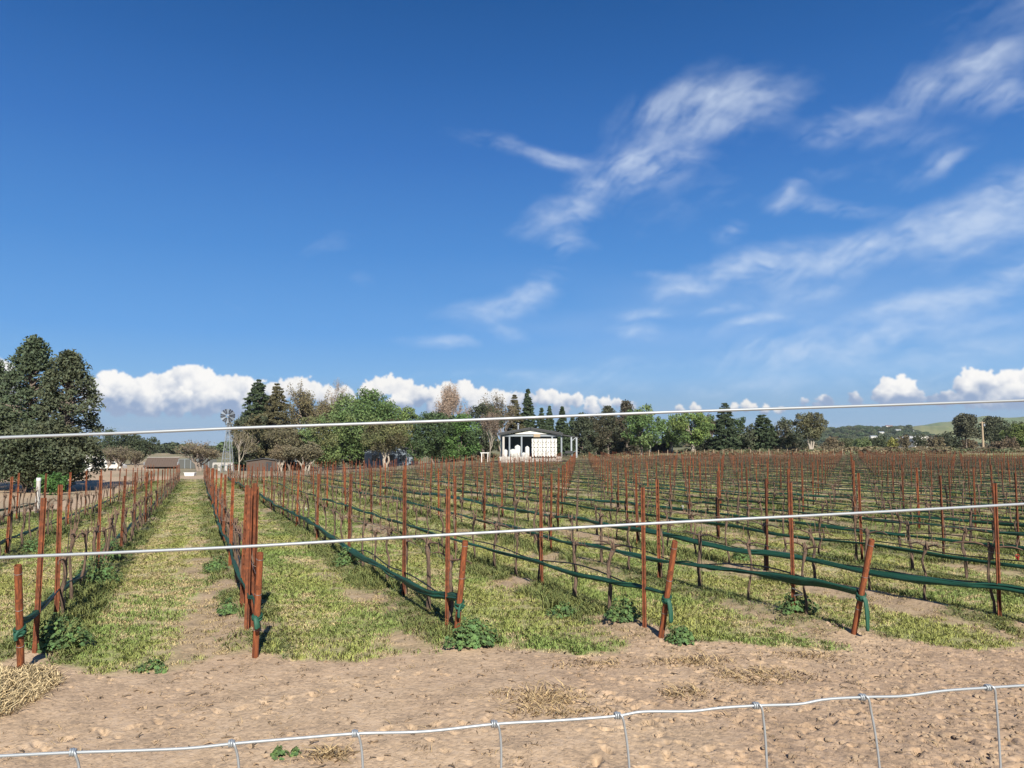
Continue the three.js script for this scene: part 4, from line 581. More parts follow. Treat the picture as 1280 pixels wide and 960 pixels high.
// ---- stakes: rolled steel hat section with a row of punched lugs
const stakeGeo = (() => { const s = new THREE.Shape(); const o = [[-.024, -.012], [-.024, -.008], [-.013, -.008], [-.009, .014], [.009, .014], [.013, -.008], [.024, -.008], [.024, -.012], [.010, -.012], [.006, .010], [-.006, .010], [-.010, -.012]]; o.forEach(([x, y], i) => i ? s.lineTo(x, y) : s.moveTo(x, y)); const g = new THREE.ExtrudeGeometry(s, { depth: 1.67, bevelEnabled: false, steps: 1 }); g.rotateX(-Math.PI / 2); g.translate(0, -.25, 0); const lugs = []; for (let i = 0; i < 9; i++) lugs.push(box(.012, .02, .008, 0, .5 + i * .1, -.014)); const u = g.attributes.uv; for (let i = 0; i < u.count; i++) u.setXY(i, u.getX(i) * 3, u.getY(i) * 1.4); return merge([g, ...lugs]); })();
const ROT = Math.atan2(DX, -DZ);     // local z along the row
const stakes = [], vines = [];
{ const r = rng(17);
  for (const { k, p, q0, q1 } of rows) {
    for (let n = Math.ceil((Math.max(q0, -12) + .35 - Q0) / STEP); Q0 + n * STEP <= q1 + .01; n++) { const q = Q0 + n * STEP; if (q < q0 + .4) continue; if (!seen(p, q)) continue; stakes.push({ k, p: p + (r() - .5) * .05, q: q + (r() - .5) * .06, h: .97 + r() * .05, a: ROT + Math.PI + (r() - .5) * .9, lx: (r() - .5) * .05, lz: (r() - .5) * .05 }); }
    for (let n = Math.ceil((q0 + .3 - Q0) / (STEP / 4)); Q0 + n * STEP / 4 <= q1 + .01; n++) { const q = Q0 + n * STEP / 4; if (q < q0 + .3 || !seen(p, q)) continue; if (r() < .05) { r(); continue; } vines.push({ k, p: p + (r() - .5) * .06 + .04, q: q + (r() - .5) * .1 + (n % 4 === 0 ? .07 : 0), s: .88 + r() * .2, v: Math.floor(r() * 8), a: (r() < .5 ? 0 : Math.PI) + (r() - .5) * .5, lx: (r() - .5) * .08, lz: (r() - .5) * .08, by: n % 4 === 0 }); }
  }
  // the extra stakes beside the first end posts
  const ex = (k, q, dp = 0, tilt = 0, h = 1) => stakes.push({ k, p: P0 + k * ROW + dp, q, h, a: ROT + dp * 9, lx: tilt, lz: 0, bundle: k === 1 });
  ex(1, 8.36, -.03, .0); ex(1, 8.5, .03, .01, 1.03); ex(1, 8.62, .06, 0, 1.0); ex(2, 7.66); ex(3, 6.92); ex(4, 6.86, 0, 0, 1.0); ex(0, 8.25, .02, -.015, .98);
}
const depthOf = (p, q) => XZ(p, q)[1];
stakes.sort((a, b) => depthOf(a.p, a.q) - depthOf(b.p, b.q)); vines.sort((a, b) => depthOf(a.p, a.q) - depthOf(b.p, b.q));
const pose = (o, s) => { o.position.copy(VP(s.p, s.q, 0)); o.rotation.set(s.lx, s.a, s.lz); };
const nth = {};
stakes.slice(0, 300).forEach(s => { const c = nth[s.k] = (nth[s.k] ?? -1) + 1, lab = rowHead[s.k] && ORD[c] ? `tall rusty steel stake, ${ORD[c]} behind ${rowHead[s.k]}` : `tall rusty steel stake standing in ${rowName(s.k)}`, grp = rowHead[s.k] ? 'trellis stakes in the rows with visible end posts' : `stakes in ${rowName(s.k)}`; const m = single('vine_stake', stakeGeo, [M.stake, M.stakeOld, M.stake, M.stakeNew, M.stake][Math.floor(Math.abs(s.lx * 4e4)) % 5], lab, 'stake', grp); pose(m, s); m.scale.y = s.h; });
{ const rest = stakes.slice(300), lite = (() => { const g = new THREE.BoxGeometry(.034, 1.62, .024); g.translate(0, .61, 0); return g; })(), m = new THREE.InstancedMesh(lite, M.stake, rest.length), d = new THREE.Object3D(); rest.forEach((s, i) => { pose(d, s); d.scale.y = s.h; d.updateMatrix(); m.setMatrixAt(i, d.matrix); }); m.name = 'far_stakes'; m.castShadow = m.receiveShadow = true; tag(m, 'hundreds of rusty stakes in the far part of the vineyard', 'stakes', null, 'stuff'); scene.add(m); }

// ---- dormant vines: trunk, knobbly head, two pruned arms along the wire, thin training rod
function vineGeo(seed) {
  const r = rng(seed), v3 = (x, y, z) => new THREE.Vector3(x, y, z), hh = .64 + r() * .1, thick = .013 + r() * .009;
  const bend = [v3(0, -.08, 0), v3((r() - .5) * .05, .12, (r() - .5) * .05), v3((r() - .5) * .07, .3, (r() - .5) * .07), v3((r() - .5) * .08, .48, (r() - .5) * .06), v3((r() - .5) * .05, hh, (r() - .5) * .05)];
  const tp = curve(bend, 14), kn = rng(seed + 5), lump = Array.from({ length: 40 }, () => kn());
  const trunk = tube(tp, (t, a) => thick * (1.25 - t * .35) * (.82 + .42 * lump[Math.floor(t * 13) * 2 + (a > 3 ? 1 : 0)]) + (t > .9 ? .008 : 0) + (t < .08 ? .006 : 0), 7, true, 3);
  const top = tp[14], head = [];
  for (let i = 0; i < 4; i++) head.push(tube([top.clone().add(v3((r() - .5) * .05, -.02, (r() - .5) * .04)), top.clone().add(v3((r() - .5) * .10, .03 + r() * .05, (r() - .5) * .06))], u => .017 * (1.1 - u * .6), 5));
  const arms = [], spurs = [];
  for (const s of [-1, 1]) { const len = .28 + r() * .22; const pts = [top.clone(), top.clone().add(v3((r() - .5) * .03, .02 + r() * .03, s * len * .35)), top.clone().add(v3((r() - .5) * .03, .015 + r() * .03, s * len * .75)), top.clone().add(v3((r() - .5) * .04, .0 + r() * .04, s * len))]; const cp = curve(pts, 8); arms.push(tube(cp, t => .0105 * (1.15 - t * .6), 5, true, 3));
    const ns = 2 + Math.floor(r() * 3); for (let i = 0; i < ns; i++) { const b = cp[2 + Math.floor(r() * 6)]; spurs.push(tube([b, b.clone().add(v3((r() - .5) * .07, .05 + r() * .11, (r() - .5) * .08))], u => .006 * (1 - u * .4), 4)); } }
  if (r() < .55) { const b = top; const L = .18 + r() * .25; spurs.push(tube(curve([b, b.clone().add(v3((r() - .5) * .1, L * .5, (r() - .5) * .15)), b.clone().add(v3((r() - .5) * .25, L, (r() - .5) * .5))], 5), u => .0045 * (1 - u * .6), 4)); }
  return { trunk, head: merge(head), arms, spurs: merge(spurs), rod: r() < .6 ? tube([v3(.03, -.1, .02), v3(.035 + (r() - .5) * .03, .78 + r() * .25, .02)], .0042, 5) : null };
}
const vineVar = Array.from({ length: 8 }, (_, i) => vineGeo(900 + i * 31));
const protoVines = vineVar.map(g => { const t = new THREE.Group(); part('trunk', g.trunk, M.bark, t); part('head', g.head, M.bark, t); for (const a of g.arms) part('arm', a, M.cane, t); part('spurs', g.spurs, M.cane, t).userData.kind = 'stuff'; if (g.rod) part('training_rod', g.rod, M.hose, t); return t; });
const vth = {};
vines.slice(0, 300).forEach(s => { const c = vth[s.k] = (vth[s.k] ?? -1) + 1, how = s.by ? 'leafless staked grape vine' : 'leafless pruned grape vine', lab = rowHead[s.k] && ORD[c] ? `${how}, ${ORD[c]} behind ${rowHead[s.k]}` : `${how} in ${rowName(s.k)}`, grp = rowHead[s.k] ? 'grape vines in the rows with visible end posts' : `${s.by ? 'tied vines' : 'vines'} in ${rowName(s.k)}`; const t = protoVines[s.v].clone(); t.name = numbered('grape_vine'); scene.add(t); tag(t, lab, 'vine', grp); t.position.copy(VP(s.p, s.q, 0)); t.rotation.set(s.lx, ROT + s.a, s.lz); t.scale.setScalar(s.s); });
{ // far vines: light copies
  const rest = vines.slice(300), mk = seed => { const r = rng(seed), v3 = (x, y, z) => new THREE.Vector3(x, y, z), top = v3((r() - .5) * .06, .68, 0); return merge([tube([v3(0, -.08, 0), v3((r() - .5) * .08, .35, 0), top], .015, 4, false), tube([top.clone().add(v3(0, .03, -.46)), top, top.clone().add(v3(0, .03, .46))], .009, 4, false), ...[-.4, -.15, .1, .32].map(z => tube([top.clone().add(v3(0, .03, z)), top.clone().add(v3((r() - .5) * .1, .16 + r() * .1, z + (r() - .5) * .1))], .0055, 3, false))]); };
  const m = new THREE.InstancedMesh(mk(3), M.bark, rest.length), d = new THREE.Object3D(); rest.forEach((s, i) => { d.position.copy(VP(s.p, s.q, 0)); d.rotation.set(s.lx * 1.5, ROT + s.a, s.lz * 1.5); d.scale.set(s.s, s.s * (.9 + (s.v % 4) * .06), s.s); d.updateMatrix(); m.setMatrixAt(i, d.matrix); }); m.name = 'far_vines'; m.castShadow = m.receiveShadow = true; tag(m, 'leafless vines in the far part of the vineyard', 'vines', null, 'stuff'); scene.add(m);
}

// ---- rolled green bird nets hung low along every row, with the black drip hose
{
  const netLabel = { '-2': 'rolled green net along the short row by the lane', '-1': 'rolled green net on the second row past the straw heap', 0: 'rolled dark green net on the row starting at the straw heap', 1: 'rolled green net tied to the end post beside the bundled stakes', 2: 'thick twisted green net roll sagging to the mallow plant', 3: 'rolled green net tied to the post with the short tail', 4: 'rolled green net tied to the strongly leaning post', 5: 'wide flat green net carrying on past the strongly leaning post' };
  for (const { k, p, q0, q1 } of rows) {
    const r = rng(300 + k * 7), near = k >= -2 && k < 12, r0 = k === 2 ? .026 : k === 5 ? .03 : k === 3 ? .018 : k === 4 ? .024 : .016 + r() * .007, base = k === 2 ? .25 : k === 1 ? .3 : k === 0 || k === -1 ? .2 : .3, w1 = r() * 9;
    let qa = q0 - (k >= 0 && k <= 8 ? .075 : 0), qb = q1 + .6; while (qa < qb && !seen(p, qa, 90)) qa += .5; if (qb - qa < 2) continue; const atPost = qa < q0 + .1;
    const pts = [], hose = []; let q = qa, side = (r() - .5) * .03;
    const hgt = q => base + .012 * Math.sin(q * 1.72 + w1) + n2(q * .16 + k * 9, k) * .06 + n2(q * 1.3, k + 40) * .012 + (atPost && k >= 0 ? (.4 - base) * Math.exp(-(q - q0) / .9) : 0);
    while (q < qb) { const Z = depthOf(p, q); const st = near && Z < 22 ? .09 : Z < 45 ? .3 : .9; const off = atPost && q - q0 < .6 ? .0 : .05; pts.push(VP(p - off * (1 - Math.exp(-(q - q0) / .4)) + n2(q * .8, k * 3) * .03, q, hgt(q))); q += st; }
    const tot = pts.length; const rad = (t, a) => { const i = t * (tot - 1); const f = n2(i * .11, k * 5.1), tw = i * .16 + k; return r0 * (1 + f * .55 + .2 * Math.sin(3 * a + tw) + .22 * n2(i * .35, a * 2.2)) * (1 + .45 * Math.cos(2 * a + n2(i * .03, k) * 3)); };
    const t = thing('bird_net', netLabel[k] ?? `rolled green bird net strung low along ${rowName(k)}`, 'net', null, netLabel[k] || k <= 12 ? undefined : 'bird nets along the far rows');
    part('net_roll', tube(pts, near ? rad : r0 * 1.05, near ? 10 : 5, true), M.net, t);
    if (near && k < 9) { const fold = []; for (let i = 0; i < pts.length; i++) { const a = i * .09 + k + n2(i * .05, k) * 4, rr = r0 * (1.0 + .3 * n2(i * .2, k + 7)); fold.push(pts[i].clone().add(new THREE.Vector3(-rowDir.z * Math.cos(a) * rr, Math.sin(a) * rr * 1.1, rowDir.x * Math.cos(a) * rr))); } part('net_fold', tube(fold, (t2, a) => r0 * (.34 + .16 * Math.sin(3 * a + t2 * 90)), 7, true), M.netPale, t); }
    if (atPost && k >= 0 && k <= 7) {                           // wrapped round the end post, with its tail
      const up = new THREE.Vector3(0, 1, 0).applyQuaternion(endPosts[k].quaternion), o = endPosts[k].position, side1 = new THREE.Vector3(-rowDir.z, 0, rowDir.x), ax2 = new THREE.Vector3().crossVectors(up, side1);
      const yk = k === 2 ? .33 : .385; const ring = (y, rr, ph) => { const l = []; for (let i = 0; i <= 22; i++) { const a = i / 22 * 6.2832 + ph; l.push(o.clone().addScaledVector(up, y + Math.sin(a + ph) * .012).addScaledVector(side1, Math.cos(a) * .039).addScaledVector(ax2, Math.sin(a) * .039)); } return tube(l, (t2, a) => rr * (1 + .25 * Math.sin(3 * a + t2 * 14)), 8, false); };
      part('net_wrap', ring(yk, .012, 0), M.netPale, t); part('net_wrap', ring(yk + (k === 1 ? .015 : .04), .010, 1.3), M.net, t);
      const tl = [.05, .08, .10, .19, .30, .07][k] ?? .1, sd = k === 0 ? -1 : k === 2 ? -1 : 1, st = o.clone().addScaledVector(up, yk).addScaledVector(side1, sd * -.042).addScaledVector(rowDir, -.035); const tp = curve([st, st.clone().add(new THREE.Vector3(.03 * sd * -1 * -1, .015, .02)), st.clone().add(new THREE.Vector3(.05 * sd, -tl * .45, .03)), st.clone().add(new THREE.Vector3(.055 * sd, -tl, .02))], 12);
      part('net_tail', tube(tp, (u, a) => (.011 + u * .010) * (1 + .5 * Math.cos(2 * a + u * 3) + .15 * Math.sin(5 * a)), 10), M.netPale, t);
    }
    // drip hose, tied up under the net or drooping between ties
    if (depthOf(p, qa) < 70) { const hp = []; for (let q2 = Math.max(qa, q0 + .25); q2 < Math.min(qb, qa + 75); q2 += (near ? .22 : .9)) hp.push(VP(p + .02, q2, hgt(q2) + .03 + .035 * Math.sin(q2 * 2.1 + k) + n2(q2 * .7, k + 3) * .05)); single('drip_hose', tube(hp, .0085, 5, true), M.hose, netLabel[k] ? `black drip hose beside the ${netLabel[k].replace(/^(rolled|thick twisted|wide flat) /, '')}` : `black drip hose strung along ${rowName(k)}`, 'hose', netLabel[k] || k <= 12 ? undefined : 'drip hoses of the far rows'); }
    if (k >= -1 && k < 14) { const wp = []; for (let q2 = Math.max(qa, q0 + .1); q2 < Math.min(qb, qa + 60); q2 += 1.8) wp.push(VP(p, q2, .70)); if (wp.length > 3) single('trellis_wire', tube(wp, .0016, 4, false), M.thinWire, 'thin trellis wire carrying the vine arms of one row', 'wire', 'trellis wires along the rows'); }
  }
  // a cut end of hose poking out below the net of the strongly leaning post's row
  const b = VP(rows[6].p - .12, 6.75, .31); single('hose_end', tube(curve([b, b.clone().add(new THREE.Vector3(.09, -.045, .01)), b.clone().add(new THREE.Vector3(.105, -.06, .01)), b.clone().add(new THREE.Vector3(.01, -.075, .02))], 12), .0085, 6), M.hose, 'bent black hose end poking out under the net by the strongly leaning post', 'hose');
}
// ---- small tags and clips on the vines
{
  const clip = (name, mat, label, px, py, cat, k, w = .03, h = .045) => { const [u, b] = ray(px, py); const p = P0 + k * ROW, q = (u * -p * DX - p * DZ) / (DX - u * DZ), Z = -p * DX + q * DZ; const t = thing(name, label, cat, V(u * Z, EYE + b * Z, Z - .03)); part('plate', box(w, h, .004, 0, 0, 0, ROT + 1.2), mat, t); part('clip', new THREE.TorusGeometry(w * .5, .003, 5, 10).translate(0, h * .5, 0), mat, t); };
  clip('plant_tag', M.white, 'white plant tag hung in the fifth row from the straw heap', 853, 634, 'tag', 5, .03, .045); clip('plant_tag', M.white, 'white plant tag on a vine among the inner rows', 987, 624, 'tag', 9, .05, .07); clip('plant_tag', M.white, 'white tag on the vine row tied beside the mallow', 383, 637, 'tag', 2, .03, .06); clip('row_tag', M.red, 'red tag hanging on the net past the second stake', 1270, 697, 'tag', 6, .05, .045); clip('plant_tag', M.white, 'white tag hung in a vine far inside the field', 727, 591, 'tag', 12, .07, .05);
}

// ---------------------------------------------------------------- grass, weeds, straw, clods
function tuftGeo(seed, n, h, spread, wid, col, bendy = .5, segs = 2) {
  const r = rng(seed), pos = [], nor = [], c = [];
  for (let i = 0; i < n; i++) {
    const a = r() * 6.2832, d = spread * Math.sqrt(r()), bx = Math.cos(a) * d, bz = Math.sin(a) * d, hh = h * (.45 + r() * .75), la = r() * 6.2832, le = hh * bendy * (.3 + r()), wa = r() * 6.2832, wx = Math.cos(wa) * wid * .5, wz = Math.sin(wa) * wid * .5, cc = vary(col, r, .22);
    const mx = bx + Math.cos(la) * le * .3, mz = bz + Math.sin(la) * le * .3, tx = bx + Math.cos(la) * le, tz = bz + Math.sin(la) * le, th = hh * (1 - bendy * .25);
    const t = [[bx - wx, -.01, bz - wz], [bx + wx, -.01, bz + wz], [mx + wx * .8, hh * .6, mz + wz * .8], [bx - wx, -.01, bz - wz], [mx + wx * .8, hh * .6, mz + wz * .8], [mx - wx * .8, hh * .6, mz - wz * .8], [mx - wx * .8, hh * .6, mz - wz * .8], [mx + wx * .8, hh * .6, mz + wz * .8], [tx, th, tz]];
    for (const q of t) { pos.push(...q); nor.push(-Math.sin(wa) * .6, .8, Math.cos(wa) * .6); c.push(...cc); }
  }
  const g = new THREE.BufferGeometry(); g.setAttribute('position', new THREE.Float32BufferAttribute(pos, 3)); g.setAttribute('normal', new THREE.Float32BufferAttribute(nor, 3)); g.setAttribute('color', new THREE.Float32BufferAttribute(c, 3)); return g;
}
function stuff(name, label, cat, geo, mat, list) {
  const m = new THREE.InstancedMesh(geo, mat, list.length), d = new THREE.Object3D(), col = new THREE.Color();
  list.forEach((s, i) => { d.position.copy(s.at); d.rotation.set(s.rx ?? 0, s.ry ?? 0, s.rz ?? 0); d.scale.set(s.w, s.h, s.w); d.updateMatrix(); m.setMatrixAt(i, d.matrix); if (s.c) m.setColorAt(i, col.setRGB(...s.c)); });
  m.name = name; m.castShadow = m.receiveShadow = true; tag(m, label, cat, null, 'stuff'); scene.add(m); return m;
}
{
  const r = rng(2024), mown = [], straw = [], weeds = [], dry = [];
  const gN = [.16, .215, .06], gY = [.27, .265, .10];
  const scatter = (Z0, Z1, perM2, size, wk) => {
    for (let Z = Z0; Z < Z1;) { const dz = .25 + Z * .01, x0 = ray(-40, 600)[0] * Z, x1 = ray(1320, 600)[0] * Z; const n = Math.round((x1 - x0) * dz * perM2); for (let i = 0; i < n; i++) {
      const X = lerp(x0, x1, r()), z = Z + r() * dz, c = cover(X, z); if (r() > c.inV * 1.05 || (c.k === -2 && c.q > 33)) continue;
      if (r() < c.bare) { if (r() < .22) straw.push({ at: V(X, ground(X, z), z), ry: r() * 6.28, w: size * (.6 + r() * .5), h: .5 + r() * .5, c: mix3([.6, .55, .5], [1, .95, .85], r()) }); continue; }
      const y = ground(X, z), at = V(X, y, z), ry = r() * 6.28;
      if (c.strip > .35 && r() < .75) { if (r() < wk) { const h = (.45 + size * .12) * (.5 + Math.max(0, fbm(c.p * 1.7 + 50, c.q * .8, 2) + .15) * 1.9) * (.6 + r() * .6); weeds.push({ at, ry, w: size * (.8 + r() * .6), h, c: mix3([.8, .9, .8], [1.25, 1.05, 1.0], r()) }); } continue; }
      if (r() < c.straw * .66 * (.55 + .45 * sst(0, 3.5, c.q - headEdge(c.p)))) straw.push({ at, ry, w: size * (.8 + r() * .5), h: (.8 + size * .2) * (.55 + r() * .5), c: mix3([.85, .82, .8], [1.15, 1.1, 1.0], r()) });
      else mown.push({ at, ry, w: size * (.8 + r() * .5), h: (.75 + size * .2) * (.45 + r() * .55 + Math.max(0, n2(X * 1.1 + 4, z * 1.1)) * .5), c: mix3([.85, .95, .85], [1.32, 1.12, 1.1], clamp(.5 + n2(X * .7, z * .7) + (r() - .5) * .5)) });
    } Z += dz; }
  };
  scatter(6, 11, 240, 1, 1); scatter(11, 18, 130, 1.2, 1); scatter(18, 32, 48, 1.8, 1); scatter(32, 62, 13, 3.0, 1); scatter(62, 150, 3.2, 4.6, 1);
  stuff('mown_grass', 'short mown green grass between the vine rows', 'grass', tuftGeo(1, 26, .05, .065, .0052, [.26, .315, .09], 1.0), bladeMat, mown);
  stuff('dry_clippings', 'straw coloured grass clippings lying between the rows', 'clippings', tuftGeo(2, 26, .036, .085, .0045, [.60, .515, .295], 2.0), bladeMat, straw);
  stuff('row_weeds', 'taller weeds and grass growing under the vine rows', 'weeds', tuftGeo(3, 24, .15, .075, .0065, [.17, .205, .068], .7), bladeMat, weeds);
  // straw heap and dry tufts on the headland
  const heap = []; for (let i = 0; i < 2600; i++) { const a = r() * 6.28, d = Math.pow(r(), .6), X = -4.15 + Math.cos(a) * d * .62, Z = 5.75 + Math.sin(a) * d * 1.0; heap.push({ at: V(X, ground(X, Z) + .12 * Math.exp(-(((X + 4.15) / .55) ** 2) - (((Z - 5.6) / .8) ** 2)) + .005, Z), ry: r() * 6.28, rx: (r() - .5) * .8, w: .9 + r() * .6, h: .8 + r() * .5, c: mix3([.8, .78, .7], [1.15, 1.12, 1.05], r()) }); }
  stuff('straw_heap', 'loose pale straw heaped near the first end post', 'straw', tuftGeo(4, 9, .05, .06, .0055, [.58, .48, .30], 2.2), bladeMat, heap);
  for (const [px, py, rx, rz, n] of [[680, 874, .42, .34, 150], [955, 846, .46, .26, 150], [860, 868, .22, .14, 40], [410, 944, .16, .12, 60], [870, 828, .4, .16, 90], [700, 892, .5, .12, 60], [740, 830, .6, .2, 40], [1010, 820, .5, .2, 60]]) { const [cx, cz] = onGround(px, py); for (let i = 0; i < n; i++) { const a = r() * 6.28, d = Math.sqrt(-Math.log(1 - r() * .95)) * .6, X = cx + Math.cos(a) * d * rx, Z = cz + Math.sin(a) * d * rz; dry.push({ at: V(X, ground(X, Z) + .0, Z), ry: r() * 6.28, rx: (r() - .5) * .7, w: .9 + r() * .8, h: .25 + r() * .5, c: mix3([.7, .62, .55], [1.45, 1.35, 1.2], r()) }); } }
  for (let i = 0; i < 500; i++) { const X = -5 + r() * 10, Z = 4.2 + r() * 3.4; if (cover(X, Z).inV > .3) continue; dry.push({ at: V(X, ground(X, Z), Z), ry: r() * 6.28, rx: (r() - .5), w: .5 + r() * .5, h: .3 + r() * .4, c: mix3([.5, .45, .4], [1, .9, .8], r()) }); }
  stuff('dry_tufts', 'flattened dry grass tufts on the bare headland soil', 'dry grass', tuftGeo(5, 7, .06, .05, .005, [.36, .28, .16], 1.8), bladeMat, dry);
  // bits of dead stalk and leaf lying on the soil
  const bits = []; for (let i = 0; i < 1300; i++) { const X = -5 + r() * 10.4, Z = 4.15 + r() * 3.9; const c = cover(X, Z); if (c.inV > .5) continue; if (r() > .45 + fbm(X * .9 + 5, Z * .9, 3) * 1.1) continue; bits.push({ at: V(X, ground(X, Z) + .006, Z), ry: r() * 6.28, rx: (r() - .5) * .7, rz: (r() - .5) * .5, w: .6 + Math.pow(r(), 2) * 1.5, h: .6 + r() * .8, c: mix3([.09, .065, .04], [.30, .21, .13], r()) }); }
  stuff('plant_litter', 'dark scraps of dead stalk scattered on the headland soil', 'litter', (() => { const l = [tube(curve([new THREE.Vector3(-.02, 0, 0), new THREE.Vector3(-.004, .007, .004), new THREE.Vector3(.018, .002, -.003)], 4), .0032, 4), tube([new THREE.Vector3(0, .004, 0), new THREE.Vector3(.008, .010, .013)], .0024, 4)]; return merge(l); })(), new THREE.MeshStandardMaterial({ color: 0xffffff, roughness: 1 }), bits);
  // crumbs of soil
  const ico = new THREE.IcosahedronGeometry(1, 1), ip = ico.attributes.position; for (let i = 0; i < ip.count; i++) { const x = ip.getX(i), y = ip.getY(i), z = ip.getZ(i), k = 1 + n2(x * 2 + 5, y * 2 + z * 3) * .35; ip.setXYZ(i, x * k, y * k * .7, z * k); } ico.computeVertexNormals();
  const cl = []; for (let i = 0; i < 16000; i++) { const X = -5.4 + r() * 11, Z = 4.1 + r() * 4.2, c = cover(X, Z); if (c.inV > .5 && c.bare < .5) continue; if (r() > .3 + .5 * sst(-1, 3, X) + fbm(X * .8, Z * .8, 2) * .6) continue; const s = .0025 + Math.pow(r(), 3.5) * (.009 + .011 * sst(.2, 1.5, X)); cl.push({ at: V(X, ground(X, Z) + s * .2, Z), ry: r() * 6.28, rx: r(), w: s, h: s * (.7 + r() * .4), c: mix3([.22, .16, .105], [.34, .25, .165], r()) }); }
  stuff('soil_clods', 'crumbs and clods of dry tan soil on the headland', 'clods', ico, new THREE.MeshStandardMaterial({ color: 0xffffff, roughness: 1 }), cl);
}
// ---- broad leaved weeds: lobed leaves on short stalks
function mallow(label, p3, R, Hh, n, seed, group) {
  const r = rng(seed), pos = [], col = [], stalks = [];
  const leaf = (c, s, nrm, cc) => { const q = new THREE.Quaternion().setFromUnitVectors(new THREE.Vector3(0, 1, 0), nrm), m = 9, rim = []; const ph = r() * 6; for (let i = 0; i <= m; i++) { const a = i / m * 5.6 + ph, rr = s * (.82 + .2 * Math.cos(a * 5)); rim.push(new THREE.Vector3(Math.cos(a) * rr, s * .16 * Math.sin(a * 2.5 + 1), Math.sin(a) * rr).applyQuaternion(q).add(c)); } for (let i = 0; i < m; i++) { for (const v of [c, rim[i + 1], rim[i]]) { pos.push(v.x, v.y, v.z); col.push(...cc); } } };
  n = Math.round(n * 1.7);
  for (let i = 0; i < n; i++) { const a = r() * 6.2832, u = Math.sqrt(r()), d = R * u * (.8 + .35 * n2(a * 1.6 + seed, seed)), y = Hh * (1 - u * u * .75) * (.2 + r() * .95), c = new THREE.Vector3(Math.cos(a) * d, y, Math.sin(a) * d), nr = new THREE.Vector3(Math.cos(a) * u * .9 + (r() - .5) * .9, .75, Math.sin(a) * u * .9 + (r() - .5) * .9).normalize(); leaf(c, .012 + r() * r() * .026, nr, vary([.068, .125, .034], r, .45)); if (i % 5 === 0) stalks.push(tube([new THREE.Vector3(Math.cos(a) * d * .2, -.02, Math.sin(a) * d * .2), new THREE.Vector3(Math.cos(a) * d * .7, y * .7, Math.sin(a) * d * .7), c], .003, 4, false)); }
  const g = new THREE.BufferGeometry(); g.setAttribute('position', new THREE.Float32BufferAttribute(pos, 3)); g.setAttribute('color', new THREE.Float32BufferAttribute(col, 3)); g.computeVertexNormals();
  const t = thing('mallow_weed', label, 'weed', p3, group); part('leaves', g, leafMat, t).userData.kind = 'stuff'; part('stalks', merge(stalks), plain(.16, .2, .07), t).userData.kind = 'stuff';
}
{
  const at = (px, py) => { const [X, Z] = onGround(px, py); return V(X, ground(X, Z), Z); };
  mallow('large leafy mallow at the foot of an end post', at(590, 806), .31, .24, 520, 1); mallow('mallow beside the slotted end post', at(850, 803), .17, .17, 170, 2); mallow('leafy mallow behind the slotted end post under its net', at(780, 775), .22, .24, 240, 3); mallow('leafy weed by the hose end', at(995, 765), .26, .2, 220, 4); mallow('dark leafy weed among the inner rows', at(925, 700), .22, .22, 180, 5);
  mallow('tall leafy mallow in the straw heap row, past its second stake', at(120, 730), .34, .42, 420, 6); mallow('mallow by the bundled stakes, on the bare soil side', at(268, 715), .22, .24, 240, 7); mallow('small mallow at the foot of the bundled stakes', at(285, 768), .16, .18, 130, 8); mallow('leafy mallow right beside the straw heap row', at(70, 810), .3, .3, 320, 9); mallow('mallow against the thick twisted net', at(432, 706), .26, .26, 240, 10); mallow('flat mallow at the grass edge near the straw heap', at(190, 836), .2, .07, 60, 11); mallow('sprawling mallow in the straw heap row at its fourth stake', at(135, 700), .34, .4, 380, 12); mallow('mallow tucked under the net of the second row', at(40, 690), .34, .28, 260, 13); mallow('young mallow on bare soil beyond the fence knot', at(347, 946), .07, .05, 26, 14); mallow('tiny weed beside the young mallow', at(369, 943), .04, .04, 14, 15); mallow('green weed at the back of the row of white tags', at(705, 770), .2, .14, 110, 16);
}
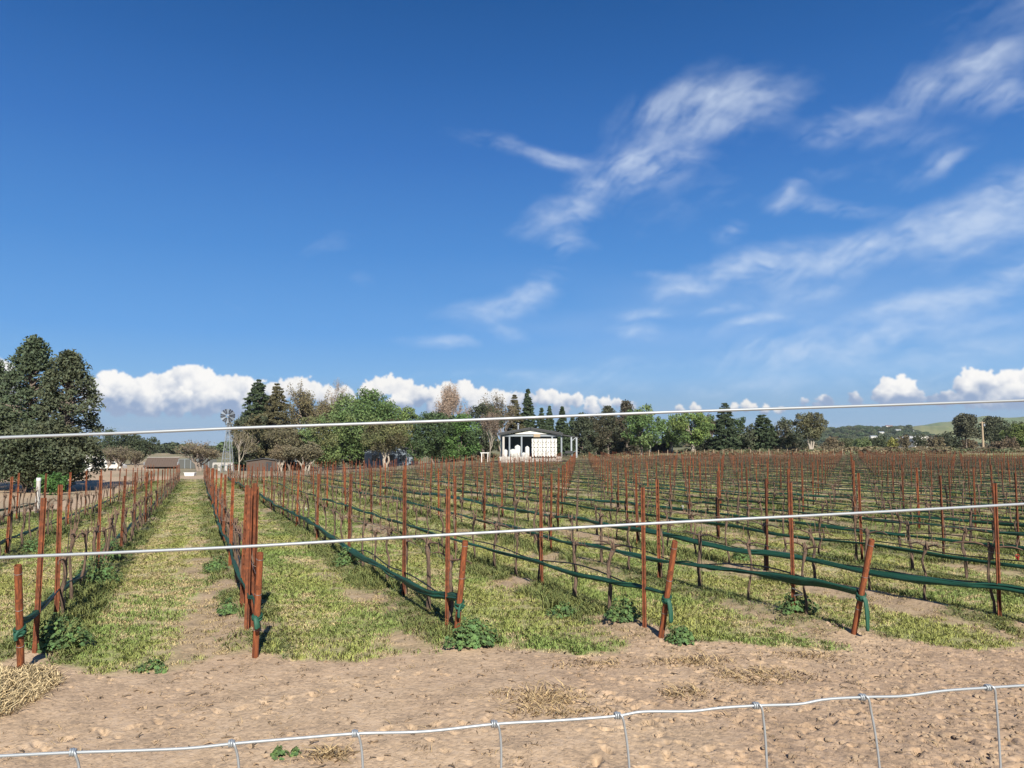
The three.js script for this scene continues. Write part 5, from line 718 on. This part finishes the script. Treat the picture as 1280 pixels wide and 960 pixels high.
// ---------------------------------------------------------------- the wire fence just in front
{
  const fz = X => .895 + .13 * X, onFence = (px, py) => { const [a, b] = ray(px, py); const Z = .895 / (1 - .13 * a); return V(a * Z, EYE + b * Z, Z); };
  const ext = pts => { const l = pts.map(([x, y]) => onFence(x, y)); const a = l[0], b = l[1], e = l[l.length - 1], f = l[l.length - 2]; const da = a.clone().sub(b).normalize(), de = e.clone().sub(f).normalize(); da.y *= .9; return [a.clone().addScaledVector(da, 2.2), ...l, e.clone().addScaledVector(de, 2.2)]; };
  single('fence_strand', tube(curve(ext([[-40, 549], [0, 547], [150, 541.5], [300, 535], [430, 530.5], [560, 526], [700, 520.5], [840, 515], [1060, 508], [1280, 500.5], [1320, 499]]), 120), .0017, 8), M.wire, 'single smooth strand strung above the mesh fence, highest of all', 'wire');
  single('fence_strand', tube(curve(ext([[-40, 699], [0, 697], [150, 690.5], [310, 683], [480, 673], [640, 664], [840, 653], [1060, 642], [1280, 630], [1320, 628]]), 120), .0017, 8), M.wire, 'single smooth strand strung halfway above the knotted mesh fence', 'wire');
  const t = thing('mesh_fence', 'woven galvanised wire mesh fence with knotted stays along the field', 'fence');
  const top = [[-60, 948], [0, 945], [50, 942.5], [95, 940.5], [190, 937.5], [240, 935], [293, 929.5], [370, 923], [447, 917], [530, 914.5], [621, 905], [700, 900.5], [775, 894.5], [800, 890], [865, 889], [900, 885], [948, 882], [1000, 880], [1030, 874.5], [1081, 871.5], [1130, 870], [1180, 863.5], [1238, 859.5], [1280, 857], [1330, 855]];
  const tp = curve(ext(top), 260); part('top_wire', tube(tp, .0017, 8), M.wire, t);
  const stays = [[95, 940.5, 5], [293, 929.5, 6], [447, 917, 7], [621, 905, 5], [775, 894.5, 14], [948, 882, 12], [1081, 871.5, 20], [1238, 859.5, 13], [-72, 948, 5], [1392, 852, 12]];
  const drop = p => ground(p.x, -p.z) - .02;
  stays.forEach(([x, y, lean], i) => { const a = onFence(x, y), b = onFence(x + lean, y + 105); const d = b.clone().sub(a); const foot = a.clone(); foot.y = drop(a); foot.x += d.x * .6; foot.z += d.z * .6; const st = curve([a.clone().add(new THREE.Vector3(-.004, .003, -.002)), a.clone().add(new THREE.Vector3(.001, .0015, .0045)), a.clone().addScaledVector(d, .16).add(new THREE.Vector3(.0035, 0, .002)), b, foot], 40);
    const s = part('stay_wire', tube(st, .0014, 7), M.wire, t); const kn = []; for (let w = -1; w <= 1; w++) kn.push(new THREE.TorusGeometry(.0031, .0012, 6, 12).rotateY(Math.PI / 2 + .25).translate(w * .0024, 0, 0)); const kk = part('knot', merge(kn), M.wire, s); kk.position.copy(a).add(new THREE.Vector3(-.003, 0, 0)); });
  for (const dy of [.18, .36, .54, .7, .84]) part('line_wire', tube(tp.filter((_, i) => i % 4 === 0).map(p => { const q = p.clone(); q.y -= dy; return q; }), .0013, 6), M.wire, t);
}

renderer.render(scene, camera);
